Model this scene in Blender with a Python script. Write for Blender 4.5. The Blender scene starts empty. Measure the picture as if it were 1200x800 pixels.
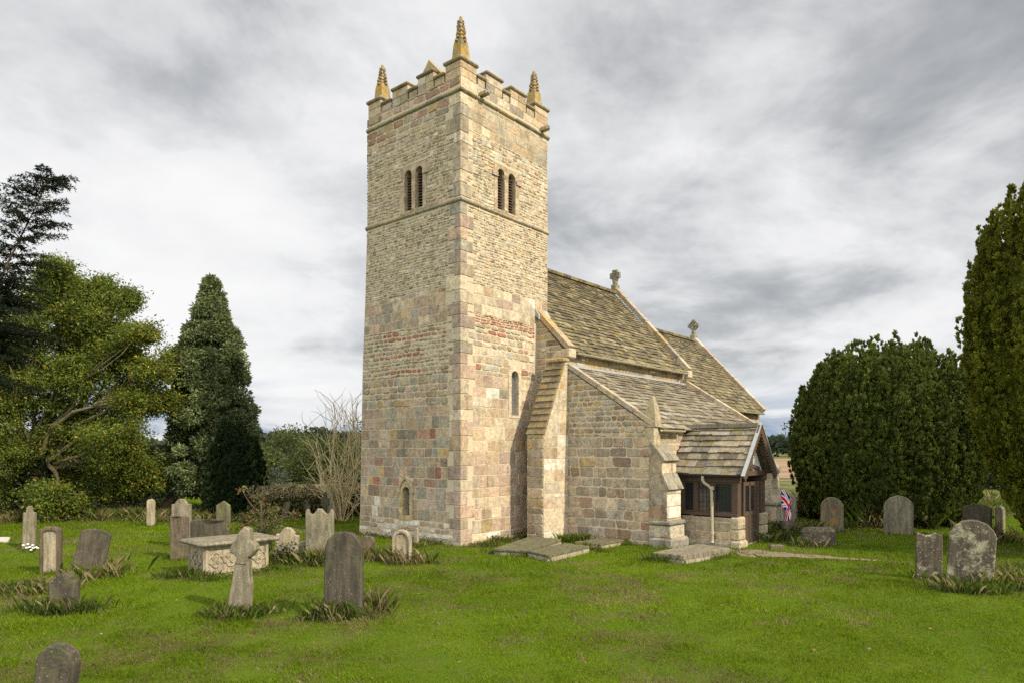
import bpy, bmesh, math, random
import numpy as np
from mathutils import Vector, Matrix, noise as mnoise
R = math.radians
S = bpy.context.scene
random.seed(7)
rng = np.random.default_rng(11)

# ------------------------------------------------------------------ camera
F, HY, CAM = 813.0, 527.0, 2.7           # focal length in photo pixels, horizon row, eye height
cam_d = bpy.data.cameras.new('camera')
cam = bpy.data.objects.new('camera', cam_d)
S.collection.objects.link(cam)
cam.location = (0, 0, CAM)
cam.rotation_euler = (R(90), 0, 0)
cam_d.sensor_width = 36
cam_d.lens = 36 * F / 1200
cam_d.shift_y = (HY - 400) / 1200
cam_d.clip_end = 5000
S.camera = cam
S.render.resolution_x, S.render.resolution_y = 1024, 682

# ------------------------------------------------------------------ sun
SUN_AZ, SUN_EL = -36.5, 37.0             # azimuth counted from +X
sd = bpy.data.lights.new('sun', 'SUN')
sun = bpy.data.objects.new('sun', sd)
S.collection.objects.link(sun)
sdir = Vector((math.cos(R(SUN_EL)) * math.cos(R(SUN_AZ)), math.cos(R(SUN_EL)) * math.sin(R(SUN_AZ)), math.sin(R(SUN_EL))))
sun.rotation_euler = sdir.to_track_quat('Z', 'Y').to_euler()
sun.location = (30, -10, 30)
sd.energy = 4.6
sd.angle = R(1.5)
sd.color = (1.0, 0.885, 0.71)

# ------------------------------------------------------------------ world
W = bpy.data.worlds.new('World')
S.world = W
W.use_nodes = True


class NT:
    """tiny node helper"""
    def __init__(s, tree):
        s.t = tree
        s.n = tree.nodes
        s.n.clear()

    def new(s, typ, props=None, **ins):
        nd = s.n.new(typ)
        for k, v in (props or {}).items():
            setattr(nd, k, v)
        for k, v in ins.items():
            s.set(nd, k, v)
        return nd

    def sock(s, nd, k):
        if k.startswith('i') and k[1:].isdigit():
            return nd.inputs[int(k[1:])]
        return nd.inputs[k.replace('_', ' ')]

    def set(s, nd, k, v):
        sk = s.sock(nd, k)
        if isinstance(v, bpy.types.NodeSocket):
            s.t.links.new(v, sk)
        else:
            sk.default_value = v

    def math(s, op, a, b=0.0, c=0.0):
        nd = s.n.new('ShaderNodeMath')
        nd.operation = op
        for i, v in enumerate((a, b, c)):
            if isinstance(v, bpy.types.NodeSocket):
                s.t.links.new(v, nd.inputs[i])
            else:
                nd.inputs[i].default_value = v
        return nd.outputs[0]

    def mix(s, fac, a, b, mode='MIX'):
        nd = s.n.new('ShaderNodeMix')
        nd.data_type = 'RGBA'
        nd.blend_type = mode
        nd.clamp_factor = True
        for sk, v in ((nd.inputs[0], fac), (nd.inputs[6], a), (nd.inputs[7], b)):
            if isinstance(v, bpy.types.NodeSocket):
                s.t.links.new(v, sk)
            elif isinstance(v, (int, float)):
                sk.default_value = v
            else:
                sk.default_value = (*v, 1) if len(v) == 3 else v
        return nd.outputs[2]

    def ramp(s, fac, stops):
        nd = s.n.new('ShaderNodeValToRGB')
        cr = nd.color_ramp
        while len(cr.elements) < len(stops):
            cr.elements.new(0.5)
        for e, (p, c) in zip(cr.elements, stops):
            e.position = p
            e.color = (c, c, c, 1) if isinstance(c, (int, float)) else (*c, 1)
        s.t.links.new(fac, nd.inputs[0])
        return nd.outputs[0]

    def noise(s, vec, scale, detail=4, rough=0.55, dist=0.0):
        nd = s.n.new('ShaderNodeTexNoise')
        nd.inputs['Scale'].default_value = scale
        nd.inputs['Detail'].default_value = detail
        nd.inputs['Roughness'].default_value = rough
        nd.inputs['Distortion'].default_value = dist
        if vec is not None:
            s.t.links.new(vec, nd.inputs['Vector'])
        return nd.outputs[0]

    def mapping(s, vec, scale=(1, 1, 1), rot=(0, 0, 0), loc=(0, 0, 0)):
        nd = s.n.new('ShaderNodeMapping')
        nd.inputs['Scale'].default_value = scale
        nd.inputs['Rotation'].default_value = rot
        nd.inputs['Location'].default_value = loc
        s.t.links.new(vec, nd.inputs['Vector'])
        return nd.outputs[0]


def build_world():
    t = NT(W.node_tree)
    sky = t.new('ShaderNodeTexSky', dict(sky_type='NISHITA', sun_disc=False, sun_elevation=R(SUN_EL), sun_rotation=R(90 - SUN_AZ)))
    tc = t.new('ShaderNodeTexCoord').outputs['Generated']
    sp = t.new('ShaderNodeSeparateXYZ', Vector=tc)
    x, y, z = sp.outputs[0], sp.outputs[1], sp.outputs[2]
    zc = t.math('ADD', t.math('MAXIMUM', z, 0.0), 0.27)
    u = t.math('DIVIDE', x, zc)
    v = t.math('DIVIDE', y, zc)
    uv = t.new('ShaderNodeCombineXYZ', X=u, Y=v).outputs[0]
    warp = t.new('ShaderNodeTexNoise', Vector=uv, Scale=0.8, Detail=3.0)
    uvw = t.mix(0.22, uv, warp.outputs['Color'], 'ADD')
    big = t.noise(t.mapping(uvw, (0.95, 0.85, 1), (0, 0, R(20)), (3.1, 1.7, 0)), 1.0, 6, 0.54, 0.2)
    mid = t.noise(t.mapping(uvw, (2.6, 2.6, 1), (0, 0, R(-15)), (7.3, 2.2, 0)), 1.0, 10, 0.60, 0.25)
    strk = t.noise(t.mapping(uvw, (1.2, 5.0, 1), (0, 0, R(20)), (0.3, 5.2, 0)), 1.0, 6, 0.5, 0.4)
    val = t.math('ADD', t.math('MULTIPLY', big, 0.66), t.math('MULTIPLY', mid, 0.42))
    val = t.math('ADD', val, t.math('MULTIPLY', t.math('SUBTRACT', strk, 0.5), 0.08))
    # the side away to the left is the thinner, brighter cloud
    val = t.math('ADD', val, t.math('MULTIPLY', x, -0.10))
    cloud = t.ramp(val, [(0.35, (0.31, 0.315, 0.325)), (0.44, (0.47, 0.475, 0.48)), (0.50, (0.645, 0.65, 0.655)), (0.57, (0.79, 0.79, 0.795)), (0.68, (0.86, 0.86, 0.86))])
    # low banks of cloud with blue-grey gaps near the horizon
    low = t.noise(t.mapping(tc, (4.0, 4.0, 24.0), (0, 0, 0), (1.2, 0.4, 0.3)), 1.0, 7, 0.55, 0.5)
    lowcol = t.ramp(low, [(0.40, (0.22, 0.31, 0.45)), (0.49, (0.42, 0.48, 0.57)), (0.56, (0.68, 0.70, 0.73)), (0.66, (0.84, 0.84, 0.84))])
    band = t.ramp(z, [(0.04, 1.0), (0.11, 0.0)])
    col = t.mix(band, cloud, lowcol)
    # thin veils let a little of the clear sky through
    skyc = t.mix(1.0, sky.outputs[0], (0.09, 0.09, 0.09), 'MULTIPLY')
    gap = t.ramp(val, [(0.40, 0.16), (0.60, 0.03)])
    col = t.mix(gap, col, skyc)
    # unseen sky overhead and behind the viewer gets added gain to light shaded walls
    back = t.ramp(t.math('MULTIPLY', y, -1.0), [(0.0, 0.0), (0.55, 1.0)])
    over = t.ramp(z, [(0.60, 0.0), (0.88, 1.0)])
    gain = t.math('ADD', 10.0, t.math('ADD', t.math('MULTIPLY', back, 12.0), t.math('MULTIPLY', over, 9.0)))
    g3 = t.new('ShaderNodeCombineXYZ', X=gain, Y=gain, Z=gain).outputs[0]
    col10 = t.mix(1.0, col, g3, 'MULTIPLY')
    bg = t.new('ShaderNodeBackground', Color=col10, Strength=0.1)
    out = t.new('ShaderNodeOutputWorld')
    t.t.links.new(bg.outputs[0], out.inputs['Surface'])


build_world()
vs = S.view_settings
vs.view_transform = 'Standard'
vs.look = 'None'
vs.exposure = 0.18
vs.gamma = 1.0
vs.use_curve_mapping = False
S.cycles.max_bounces = 6
S.cycles.diffuse_bounces = 3
S.cycles.transparent_max_bounces = 6
S.cycles.use_denoising = False


# ------------------------------------------------------------------ bookkeeping
def tag(o, label, cat, group=None, kind=None):
    if label:
        o['label'] = label
    if cat:
        o['category'] = cat
    if group:
        o['group'] = group
    if kind:
        o['kind'] = kind
    return o


def link(o, parent=None):
    S.collection.objects.link(o)
    if parent is not None:
        o.parent = parent
    return o


def empty(name, loc=(0, 0, 0), rz=0.0):
    o = bpy.data.objects.new(name, None)
    o.empty_display_size = 0.3
    o.location = loc
    o.rotation_euler = (0, 0, rz)
    return link(o)


def G(px, py, z=0.0):
    """world point on level z seen at that place of the photograph"""
    Y = (CAM - z) * F / (py - HY)
    return Vector(((px - 600) / F * Y, Y, z))


def PX(px, py, Y):
    return Vector(((px - 600) / F * Y, Y, CAM + (HY - py) / F * Y))


# ------------------------------------------------------------------ mesh builder
class MB:
    """collects polygons (with a colour per vertex and a material index per face) into one mesh"""
    def __init__(s):
        s.v, s.f, s.c, s.m = [], [], [], []

    def add(s, verts, faces, col=(1, 1, 1), mi=0):
        b = len(s.v)
        s.v.extend([tuple(p) for p in verts])
        s.f.extend([tuple(b + i for i in f) for f in faces])
        s.m.extend([mi] * len(faces))
        if len(verts) and isinstance(col[0], (tuple, list)):
            s.c.extend(col)
        else:
            s.c.extend([col] * len(verts))

    def box(s, a, b, col=(1, 1, 1), mi=0, bev=0.0):
        x0, y0, z0 = (min(a[i], b[i]) for i in range(3))
        x1, y1, z1 = (max(a[i], b[i]) for i in range(3))
        if bev <= 0:
            v = [(x0, y0, z0), (x1, y0, z0), (x1, y1, z0), (x0, y1, z0), (x0, y0, z1), (x1, y0, z1), (x1, y1, z1), (x0, y1, z1)]
            f = [(3, 2, 1, 0), (4, 5, 6, 7), (0, 1, 5, 4), (1, 2, 6, 5), (2, 3, 7, 6), (3, 0, 4, 7)]
            s.add(v, f, col, mi)
            return
        bev = min(bev, (x1 - x0) * .45, (y1 - y0) * .45, (z1 - z0) * .45)

        def ring(e, z):
            return [(x0 + e, y0 + bev, z), (x0 + bev, y0 + e, z), (x1 - bev, y0 + e, z), (x1 - e, y0 + bev, z),
                    (x1 - e, y1 - bev, z), (x1 - bev, y1 - e, z), (x0 + bev, y1 - e, z), (x0 + e, y1 - bev, z)]
        v = ring(bev, z0) + ring(0, z0 + bev) + ring(0, z1 - bev) + ring(bev, z1)
        f = [tuple(range(7, -1, -1)), tuple(range(24, 32))]
        for k in range(3):
            for i in range(8):
                j = (i + 1) % 8
                f.append((k * 8 + i, k * 8 + j, k * 8 + 8 + j, k * 8 + 8 + i))
        s.add(v, f, col, mi)

    def hexa(s, p, col=(1, 1, 1), mi=0):
        """eight corners, bottom ring then top ring"""
        s.add(p, [(3, 2, 1, 0), (4, 5, 6, 7), (0, 1, 5, 4), (1, 2, 6, 5), (2, 3, 7, 6), (3, 0, 4, 7)], col, mi)

    def bar(s, a, b, w, h, col=(1, 1, 1), mi=0, up=(0, 0, 1)):
        a, b = Vector(a), Vector(b)
        d = (b - a).normalized()
        up = Vector(up)
        sd_ = d.cross(up)
        if sd_.length < 1e-4:
            sd_ = d.cross(Vector((1, 0, 0)))
        sd_.normalize()
        u2 = sd_.cross(d).normalized()
        o = []
        for q in (a, b):
            o += [q - sd_ * w / 2 - u2 * h / 2, q + sd_ * w / 2 - u2 * h / 2, q + sd_ * w / 2 + u2 * h / 2, q - sd_ * w / 2 + u2 * h / 2]
        s.hexa(o, col, mi)

    def tube(s, pts, rads, col=(1, 1, 1), mi=0, n=7):
        pts = [Vector(p) for p in pts]
        b, vs_, fs = None, [], []
        side = None
        for i, p in enumerate(pts):
            d = (pts[min(i + 1, len(pts) - 1)] - pts[max(i - 1, 0)]).normalized()
            if side is None:
                side = d.cross(Vector((0.3, 0.9, 0.2)))
                if side.length < 1e-3:
                    side = d.cross(Vector((1, 0, 0)))
            side = (side - d * side.dot(d)).normalized()
            o = d.cross(side)
            for k in range(n):
                a = 2 * math.pi * k / n
                vs_.append(p + (side * math.cos(a) + o * math.sin(a)) * rads[i])
        for i in range(len(pts) - 1):
            for k in range(n):
                k2 = (k + 1) % n
                fs.append((i * n + k, i * n + k2, i * n + n + k2, i * n + n + k))
        fs.append(tuple(range(n - 1, -1, -1)))
        fs.append(tuple((len(pts) - 1) * n + k for k in range(n)))
        s.add(vs_, fs, col, mi)

    def lathe(s, c, prof, n=16, col=(1, 1, 1), mi=0, rot=0.0, jit=0.0):
        vs_, fs = [], []
        for r, z in prof:
            for k in range(n):
                a = 2 * math.pi * k / n + rot
                rr = r * (1 + random.uniform(-jit, jit))
                vs_.append((c[0] + rr * math.cos(a), c[1] + rr * math.sin(a), c[2] + z))
        for i in range(len(prof) - 1):
            for k in range(n):
                k2 = (k + 1) % n
                fs.append((i * n + k, i * n + k2, i * n + n + k2, i * n + n + k))
        fs.append(tuple(range(n - 1, -1, -1)))
        fs.append(tuple((len(prof) - 1) * n + k for k in range(n)))
        s.add(vs_, fs, col, mi)

    def build(s, name, mats, parent=None, smooth=False, loc=None):
        me = bpy.data.meshes.new(name)
        me.from_pydata(s.v, [], s.f)
        if not isinstance(mats, (list, tuple)):
            mats = [mats]
        for m in mats:
            me.materials.append(m)
        if len(mats) > 1:
            me.polygons.foreach_set('material_index', s.m)
        ca = me.color_attributes.new('Col', 'FLOAT_COLOR', 'POINT')
        ca.data.foreach_set('color', np.hstack([np.array(s.c, dtype=np.float32).reshape(-1, 3), np.ones((len(s.c), 1), np.float32)]).ravel())
        if smooth:
            me.polygons.foreach_set('use_smooth', [True] * len(me.polygons))
        me.update()
        o = bpy.data.objects.new(name, me)
        if loc is not None:
            o.location = loc
        return link(o, parent)


def np_mesh(name, verts, faces, cols, mat, parent=None):
    """verts (N,3), faces (M,k), cols (N,3), all arrays -> one mesh object"""
    me = bpy.data.meshes.new(name)
    n, (m, k) = len(verts), faces.shape
    me.vertices.add(n)
    me.vertices.foreach_set('co', verts.astype(np.float32).ravel())
    me.loops.add(m * k)
    me.loops.foreach_set('vertex_index', faces.astype(np.int32).ravel())
    me.polygons.add(m)
    me.polygons.foreach_set('loop_start', (np.arange(m) * k).astype(np.int32))
    me.materials.append(mat)
    ca = me.color_attributes.new('Col', 'FLOAT_COLOR', 'POINT')
    ca.data.foreach_set('color', np.hstack([cols.astype(np.float32), np.ones((n, 1), np.float32)]).ravel())
    me.update(calc_edges=True)
    me.validate()
    o = bpy.data.objects.new(name, me)
    return link(o, parent)


# ------------------------------------------------------------------ materials
def mat_new(name):
    m = bpy.data.materials.new(name)
    m.use_nodes = True
    return m, NT(m.node_tree)


def finish(m, t, col, rough=0.9, bump=None, bstr=0.5, bdist=0.02, spec=0.25, metal=0.0):
    p = t.new('ShaderNodeBsdfPrincipled')
    t.set(p, 'Base_Color', col if isinstance(col, bpy.types.NodeSocket) else (*col, 1))
    t.set(p, 'Roughness', rough)
    t.set(p, 'Specular_IOR_Level', spec)
    t.set(p, 'Metallic', metal)
    if bump is not None:
        b = t.new('ShaderNodeBump', Strength=bstr, Distance=bdist, Height=bump)
        t.t.links.new(b.outputs[0], p.inputs['Normal'])
    o = t.new('ShaderNodeOutputMaterial')
    t.t.links.new(p.outputs[0], o.inputs['Surface'])
    return m


def stone_material(name, lichen=0.25, lichen_col=(0.40, 0.29, 0.07), pale=0.15, dark=0.35, bscale=28, bstr=0.6, tint=(1, 1, 1), streak=0.0):
    m, t = mat_new(name)
    tc = t.new('ShaderNodeTexCoord').outputs['Object']
    at = t.new('ShaderNodeVertexColor', dict(layer_name='Col')).outputs[0]
    c = t.mix(1.0, at, tint, 'MULTIPLY')
    n1 = t.noise(tc, 7, 6, 0.65)
    c = t.mix(1.0, c, t.ramp(n1, [(0.3, 0.66), (0.5, 1.0), (0.70, 1.28)]), 'MULTIPLY')
    n3 = t.noise(tc, 22, 5, 0.7)
    c = t.mix(1.0, c, t.ramp(n3, [(0.32, 0.70), (0.52, 1.02), (0.70, 1.22)]), 'MULTIPLY')
    n2 = t.noise(tc, 60, 4, 0.7)
    c = t.mix(1.0, c, t.ramp(n2, [(0.3, 0.66), (0.52, 1.02), (0.72, 1.25)]), 'MULTIPLY')
    nd = t.noise(t.mapping(tc, (1, 1, 0.35), (0, 0, 0), (4, 1, 9)), 2.4, 7, 0.7)
    c = t.mix(t.math('MULTIPLY', t.ramp(nd, [(0.52, 0.0), (0.66, 1.0)]), dark), c, (0.075, 0.062, 0.045))
    if streak:
        ns_ = t.noise(t.mapping(tc, (3.2, 3.2, .22), (0, 0, 0), (1, 5, 2)), 1.0, 6, 0.65)
        c = t.mix(t.math('MULTIPLY', t.ramp(ns_, [(0.54, 0.0), (0.70, 1.0)]), streak), c, (0.115, 0.098, 0.072))
    npale = t.noise(t.mapping(tc, (1, 1, 1), (0, 0, 0), (14, 3, 2)), 5.5, 8, 0.75)
    c = t.mix(t.math('MULTIPLY', t.ramp(npale, [(0.57, 0.0), (0.66, 1.0)]), pale), c, (0.62, 0.58, 0.50))
    nl = t.noise(t.mapping(tc, (1, 1, 1), (0, 0, 0), (3, 13, 5)), 4.0, 8, 0.72)
    c = t.mix(t.math('MULTIPLY', t.ramp(nl, [(0.53, 0.0), (0.63, 1.0)]), lichen), c, lichen_col)
    h = t.math('ADD', t.math('MULTIPLY', t.noise(tc, bscale, 6, 0.65), 1.0), t.math('MULTIPLY', t.noise(tc, 6, 3, 0.5), 1.2))
    return finish(m, t, c, 0.92, h, bstr, 0.03, 0.15)


M = {}
M['stone'] = stone_material('coursed_stone', lichen=0.16, dark=0.42, streak=0.35)
M['lichen_stone'] = stone_material('lichen_stone', lichen=0.6, lichen_col=(0.36, 0.23, 0.05), dark=0.4)
M['gold_lichen'] = stone_material('gold_lichened_stone', lichen=0.95, lichen_col=(0.50, 0.30, 0.025), dark=0.55, tint=(.85, .85, .8))
M['slate'] = stone_material('stone_slate', lichen=0.62, lichen_col=(0.27, 0.205, 0.035), pale=0.25, dark=0.45)
M['coping'] = stone_material('coping_stone', lichen=0.4, lichen_col=(0.36, 0.26, 0.07), dark=0.3, pale=0.25)
M['weathered'] = stone_material('weathered_stone', lichen=0.25, dark=0.75, pale=0.45)


def simple(name, col, rough=0.8, nscale=12, var=0.35, bstr=0.3, spec=0.3, metal=0.0, stretch=(1, 1, 1)):
    m, t = mat_new(name)
    tc = t.new('ShaderNodeTexCoord').outputs['Object']
    mp = t.mapping(tc, stretch)
    n1 = t.noise(mp, nscale, 6, 0.65)
    c = t.mix(1.0, col, t.ramp(n1, [(0.25, 1 - var), (0.75, 1 + var)]), 'MULTIPLY')
    return finish(m, t, c, rough, n1, bstr, 0.01, spec, metal)


M['mortar'] = simple('lime_mortar', (0.50, 0.42, 0.29), 0.95, 20, 0.22, 0.6)
M['lead'] = simple('lead_sheet', (0.33, 0.33, 0.325), 0.6, 9, 0.25, 0.2, 0.4)
M['timber'] = simple('weathered_oak', (0.085, 0.055, 0.036), 0.75, 10, 0.45, 0.5, 0.3, stretch=(6, 6, 0.8))
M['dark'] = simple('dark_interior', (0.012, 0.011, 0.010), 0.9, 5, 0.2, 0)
M['cream_paint'] = simple('cream_painted_iron', (0.37, 0.32, 0.22), 0.5, 14, 0.15, 0.1, 0.4)
M['iron'] = simple('dark_iron', (0.03, 0.03, 0.032), 0.6, 20, 0.2, 0.1)
M['white_plaster'] = simple('white_plaster', (0.70, 0.68, 0.62), 0.9, 10, 0.1, 0.2)
M['white_petal'] = simple('white_petals', (0.75, 0.74, 0.70), 0.7, 30, 0.1, 0.1)
M['terracotta'] = simple('terracotta', (0.30, 0.13, 0.07), 0.85, 20, 0.2, 0.2)


def glass_material():
    m, t = mat_new('old_leaded_glass')
    tc = t.new('ShaderNodeTexCoord').outputs['Object']
    n = t.noise(tc, 9, 3, 0.5)
    return finish(m, t, (0.02, 0.023, 0.025), 0.08, n, 0.15, 0.02, 0.6)


M['glass'] = glass_material()


def leaf_material(name, trans=0.3, rough=0.6, patch=0.3, scale=1.2, spec=0.25):
    m, t = mat_new(name)
    at = t.new('ShaderNodeVertexColor', dict(layer_name='Col')).outputs[0]
    tc = t.new('ShaderNodeTexCoord').outputs['Object']
    n1 = t.noise(tc, scale, 4, 0.6)
    c = t.mix(1.0, at, t.ramp(n1, [(0.3, 1 - patch), (0.7, 1 + patch)]), 'MULTIPLY')
    p = t.new('ShaderNodeBsdfPrincipled', Base_Color=c, Roughness=rough, Specular_IOR_Level=spec)
    tr = t.new('ShaderNodeBsdfTranslucent', Color=c)
    mx = t.new('ShaderNodeMixShader', Fac=trans)
    t.t.links.new(p.outputs[0], mx.inputs[1])
    t.t.links.new(tr.outputs[0], mx.inputs[2])
    o = t.new('ShaderNodeOutputMaterial')
    t.t.links.new(mx.outputs[0], o.inputs['Surface'])
    return m


M['leaf'] = leaf_material('foliage', 0.42)
M['needle'] = leaf_material('dense_needles', 0.28, 0.7, 0.2, 2.0, 0.12)
M['grass'] = leaf_material('grass_blades', 0.52, 0.75, 0.0, 1.0, 0.08)
M['bark'] = simple('bark', (0.10, 0.075, 0.05), 0.95, 8, 0.45, 0.9, 0.15, stretch=(4, 4, 1))
M['grey_bark'] = simple('lichened_bark', (0.17, 0.14, 0.08), 0.95, 12, 0.4, 0.6, 0.15)
M['pale_twig'] = simple('pale_twig', (0.46, 0.37, 0.21), 0.9, 6, 0.35, 0.3, 0.15)
M['berry'] = simple('red_hips', (0.30, 0.035, 0.02), 0.4, 8, 0.2, 0.0, 0.4)


def lawn_colour(t, pos):
    a = t.noise(pos, 0.35, 5, 0.6)
    b = t.noise(pos, 2.2, 6, 0.7)
    g = t.mix(t.ramp(a, [(0.35, 0.0), (0.65, 1.0)]), (0.075, 0.125, 0.006), (0.110, 0.160, 0.008))
    g = t.mix(t.math('MULTIPLY', t.ramp(b, [(0.56, 0.0), (0.72, 1.0)]), 0.6), g, (0.17, 0.14, 0.06))
    return g


def lawn_material():
    m, t = mat_new('mown_lawn')
    pos = t.new('ShaderNodeNewGeometry').outputs['Position']
    g = lawn_colour(t, pos)
    f = t.noise(pos, 28, 5, 0.75)
    g = t.mix(1.0, g, t.ramp(f, [(0.3, 0.65), (0.7, 1.2)]), 'MULTIPLY')
    return finish(m, t, g, 0.95, f, 0.8, 0.05, 0.1)


def field_material():
    m, t = mat_new('stubble_field')
    pos = t.new('ShaderNodeNewGeometry').outputs['Position']
    a = t.noise(t.mapping(pos, (0.012, 0.05, 1), (0, 0, R(6))), 1.0, 5, 0.6)
    g = t.mix(t.ramp(a, [(0.4, 0.0), (0.6, 1.0)]), (0.235, 0.150, 0.085), (0.30, 0.215, 0.13))
    f = t.noise(t.mapping(pos, (0.4, 2.5, 1)), 1.0, 4, 0.7)
    g = t.mix(1.0, g, t.ramp(f, [(0.3, 0.8), (0.7, 1.15)]), 'MULTIPLY')
    return finish(m, t, g, 0.95, None, spec=0.1)


def rough_ground_material():
    m, t = mat_new('rough_grassland')
    pos = t.new('ShaderNodeNewGeometry').outputs['Position']
    a = t.noise(pos, 0.25, 6, 0.65)
    g = t.mix(t.ramp(a, [(0.38, 0.0), (0.62, 1.0)]), (0.075, 0.105, 0.022), (0.19, 0.165, 0.07))
    f = t.noise(pos, 3.0, 6, 0.75)
    g = t.mix(1.0, g, t.ramp(f, [(0.3, 0.55), (0.7, 1.25)]), 'MULTIPLY')
    return finish(m, t, g, 0.95, f, 0.8, 0.2, 0.1)


def gravel_material():
    m, t = mat_new('gravel')
    pos = t.new('ShaderNodeNewGeometry').outputs['Position']
    v = t.new('ShaderNodeTexVoronoi', Vector=pos, Scale=26.0)
    c = t.mix(v.outputs['Color'], (0.17, 0.13, 0.085), (0.26, 0.205, 0.14))
    n = t.noise(pos, 1.4, 5, 0.7)
    c = t.mix(t.ramp(n, [(0.5, 0.0), (0.68, 0.7)]), c, (0.10, 0.11, 0.035))
    return finish(m, t, c, 0.95, v.outputs['Distance'], 0.7, 0.02, 0.1)


M['lawn'] = lawn_material()
M['field'] = field_material()
M['rough'] = rough_ground_material()
M['gravel'] = gravel_material()

# ------------------------------------------------------------------ ground
CX, CY = -1.4336, 19.4257                 # south-west corner of the tower
D1 = Vector((0.64213, 0.766596, 0))       # church east
D2 = Vector((-0.766596, 0.64213, 0))      # church north
ROT = math.atan2(D1.y, D1.x)


def CW(u, n, z=0.0):
    return Vector((CX, CY, 0)) + D1 * u + D2 * n + Vector((0, 0, z))


def to_local(X, Y):
    dx, dy = X - CX, Y - CY
    return dx * D1.x + dy * D1.y, dx * D2.x + dy * D2.y


def gz(x, y):
    """gentle unevenness of the churchyard, level around the church"""
    d = max(0.0, min(1.0, (math.hypot(x - 3, y - 24) - 9) / 5)) * max(0.0, min(1.0, (60 - y) / 20))
    return d * (0.10 * mnoise.noise(Vector((x * 0.23, y * 0.23, 0.3))) + 0.035 * mnoise.noise(Vector((x * 0.9, y * 0.9, 4.1))))


def grid_sheet(name, xs, ys, zf, mat):
    v = np.array([(x, y, zf(x, y)) for y in ys for x in xs])
    nx = len(xs)
    f = np.array([(j * nx + i, j * nx + i + 1, (j + 1) * nx + i + 1, (j + 1) * nx + i) for j in range(len(ys) - 1) for i in range(nx - 1)])
    o = np_mesh(name, v, f, np.ones((len(v), 3)), mat)
    o.data.polygons.foreach_set('use_smooth', [True] * len(f))
    o['kind'] = 'structure'
    return o


xs = sorted(set([-1500, -700, -300, -150, -80] + list(np.linspace(-45, 45, 151)) + [80, 150, 300, 700, 1500]))
ys = sorted(set([-200, -60, -20] + list(np.linspace(-8, 50, 117)) + [60, 80, 120, 200, 400, 900, 3000]))
grid_sheet('ground', xs, ys, gz, M['lawn'])
sheet = MB()
sheet.add([(-1400, 37.5, .03), (1400, 37.5, .03), (1400, 3000, .03), (-1400, 3000, .03)], [(0, 1, 2, 3)])
sheet.build('rough_meadow', M['rough'])['kind'] = 'structure'
sheet = MB()
sheet.add([(14, 66, .06), (160, 58, .06), (420, 205, .06), (40, 215, .06)], [(0, 1, 2, 3)])
sheet.build('stubble_field', M['field'])['kind'] = 'structure'
sheet = MB()
sheet.add([(17, 60, .05), (60, 58.5, .05), (60, 61, .05), (17, 62, .05)], [(0, 1, 2, 3)])
sheet.build('farm_track', M['gravel'])['kind'] = 'structure'

# gravel path from the porch door towards the right
pp = [G(862, 648), G(884, 648), G(930, 650.5), G(985, 654), G(1040, 657)]
pw = [1.3, 1.25, .75, .42, .15]
pv, pf = [], []
dense = []
for i in range(len(pp) - 1):
    for k in range(8):
        q = k / 8
        dense.append((pp[i].lerp(pp[i + 1], q), pw[i] * (1 - q) + pw[i + 1] * q))
for i, (p, w) in enumerate(dense):
    d = (dense[min(i + 1, len(dense) - 1)][0] - dense[max(i - 1, 0)][0]).normalized()
    s_ = Vector((-d.y, d.x, 0))
    for sg in (-1, 0, 1):
        q = p + s_ * sg * w * (0.5 + 0.22 * mnoise.noise(Vector((i * 0.4, sg * 7.0, 1)))) * (1 if sg else 0)
        pv.append((q.x, q.y, gz(q.x, q.y) + 0.012))
for i in range(len(dense) - 1):
    for k in range(2):
        pf.append((i * 3 + k, i * 3 + k + 1, i * 3 + k + 4, i * 3 + k + 3))
sheet = MB()
sheet.add(pv, pf)
sheet.build('gravel_path', M['gravel'])['kind'] = 'structure'
PATH = np.array([(p.x, p.y, w) for p, w in dense])


# ------------------------------------------------------------------ stonework
TAN, CREAM, GREY = (.415, .325, .215), (.52, .435, .31), (.345, .295, .22)
PINK, BROWN, BRICK = (.43, .32, .24), (.29, .205, .14), (.33, .155, .10)
WHITE, OCHRE, RED = (.60, .55, .45), (.43, .315, .155), (.34, .205, .14)
DGREY = (.275, .23, .165)
PEB = (.46, .42, .33)


def pick(pal):
    """pal: list of (colour, weight)"""
    c = random.choices([p[0] for p in pal], [p[1] for p in pal])[0]
    k = random.uniform(0.82, 1.17)
    w = random.uniform(-.05, .05)
    return (c[0] * k * (1 + w), c[1] * k, c[2] * k * (1 - w))


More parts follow.
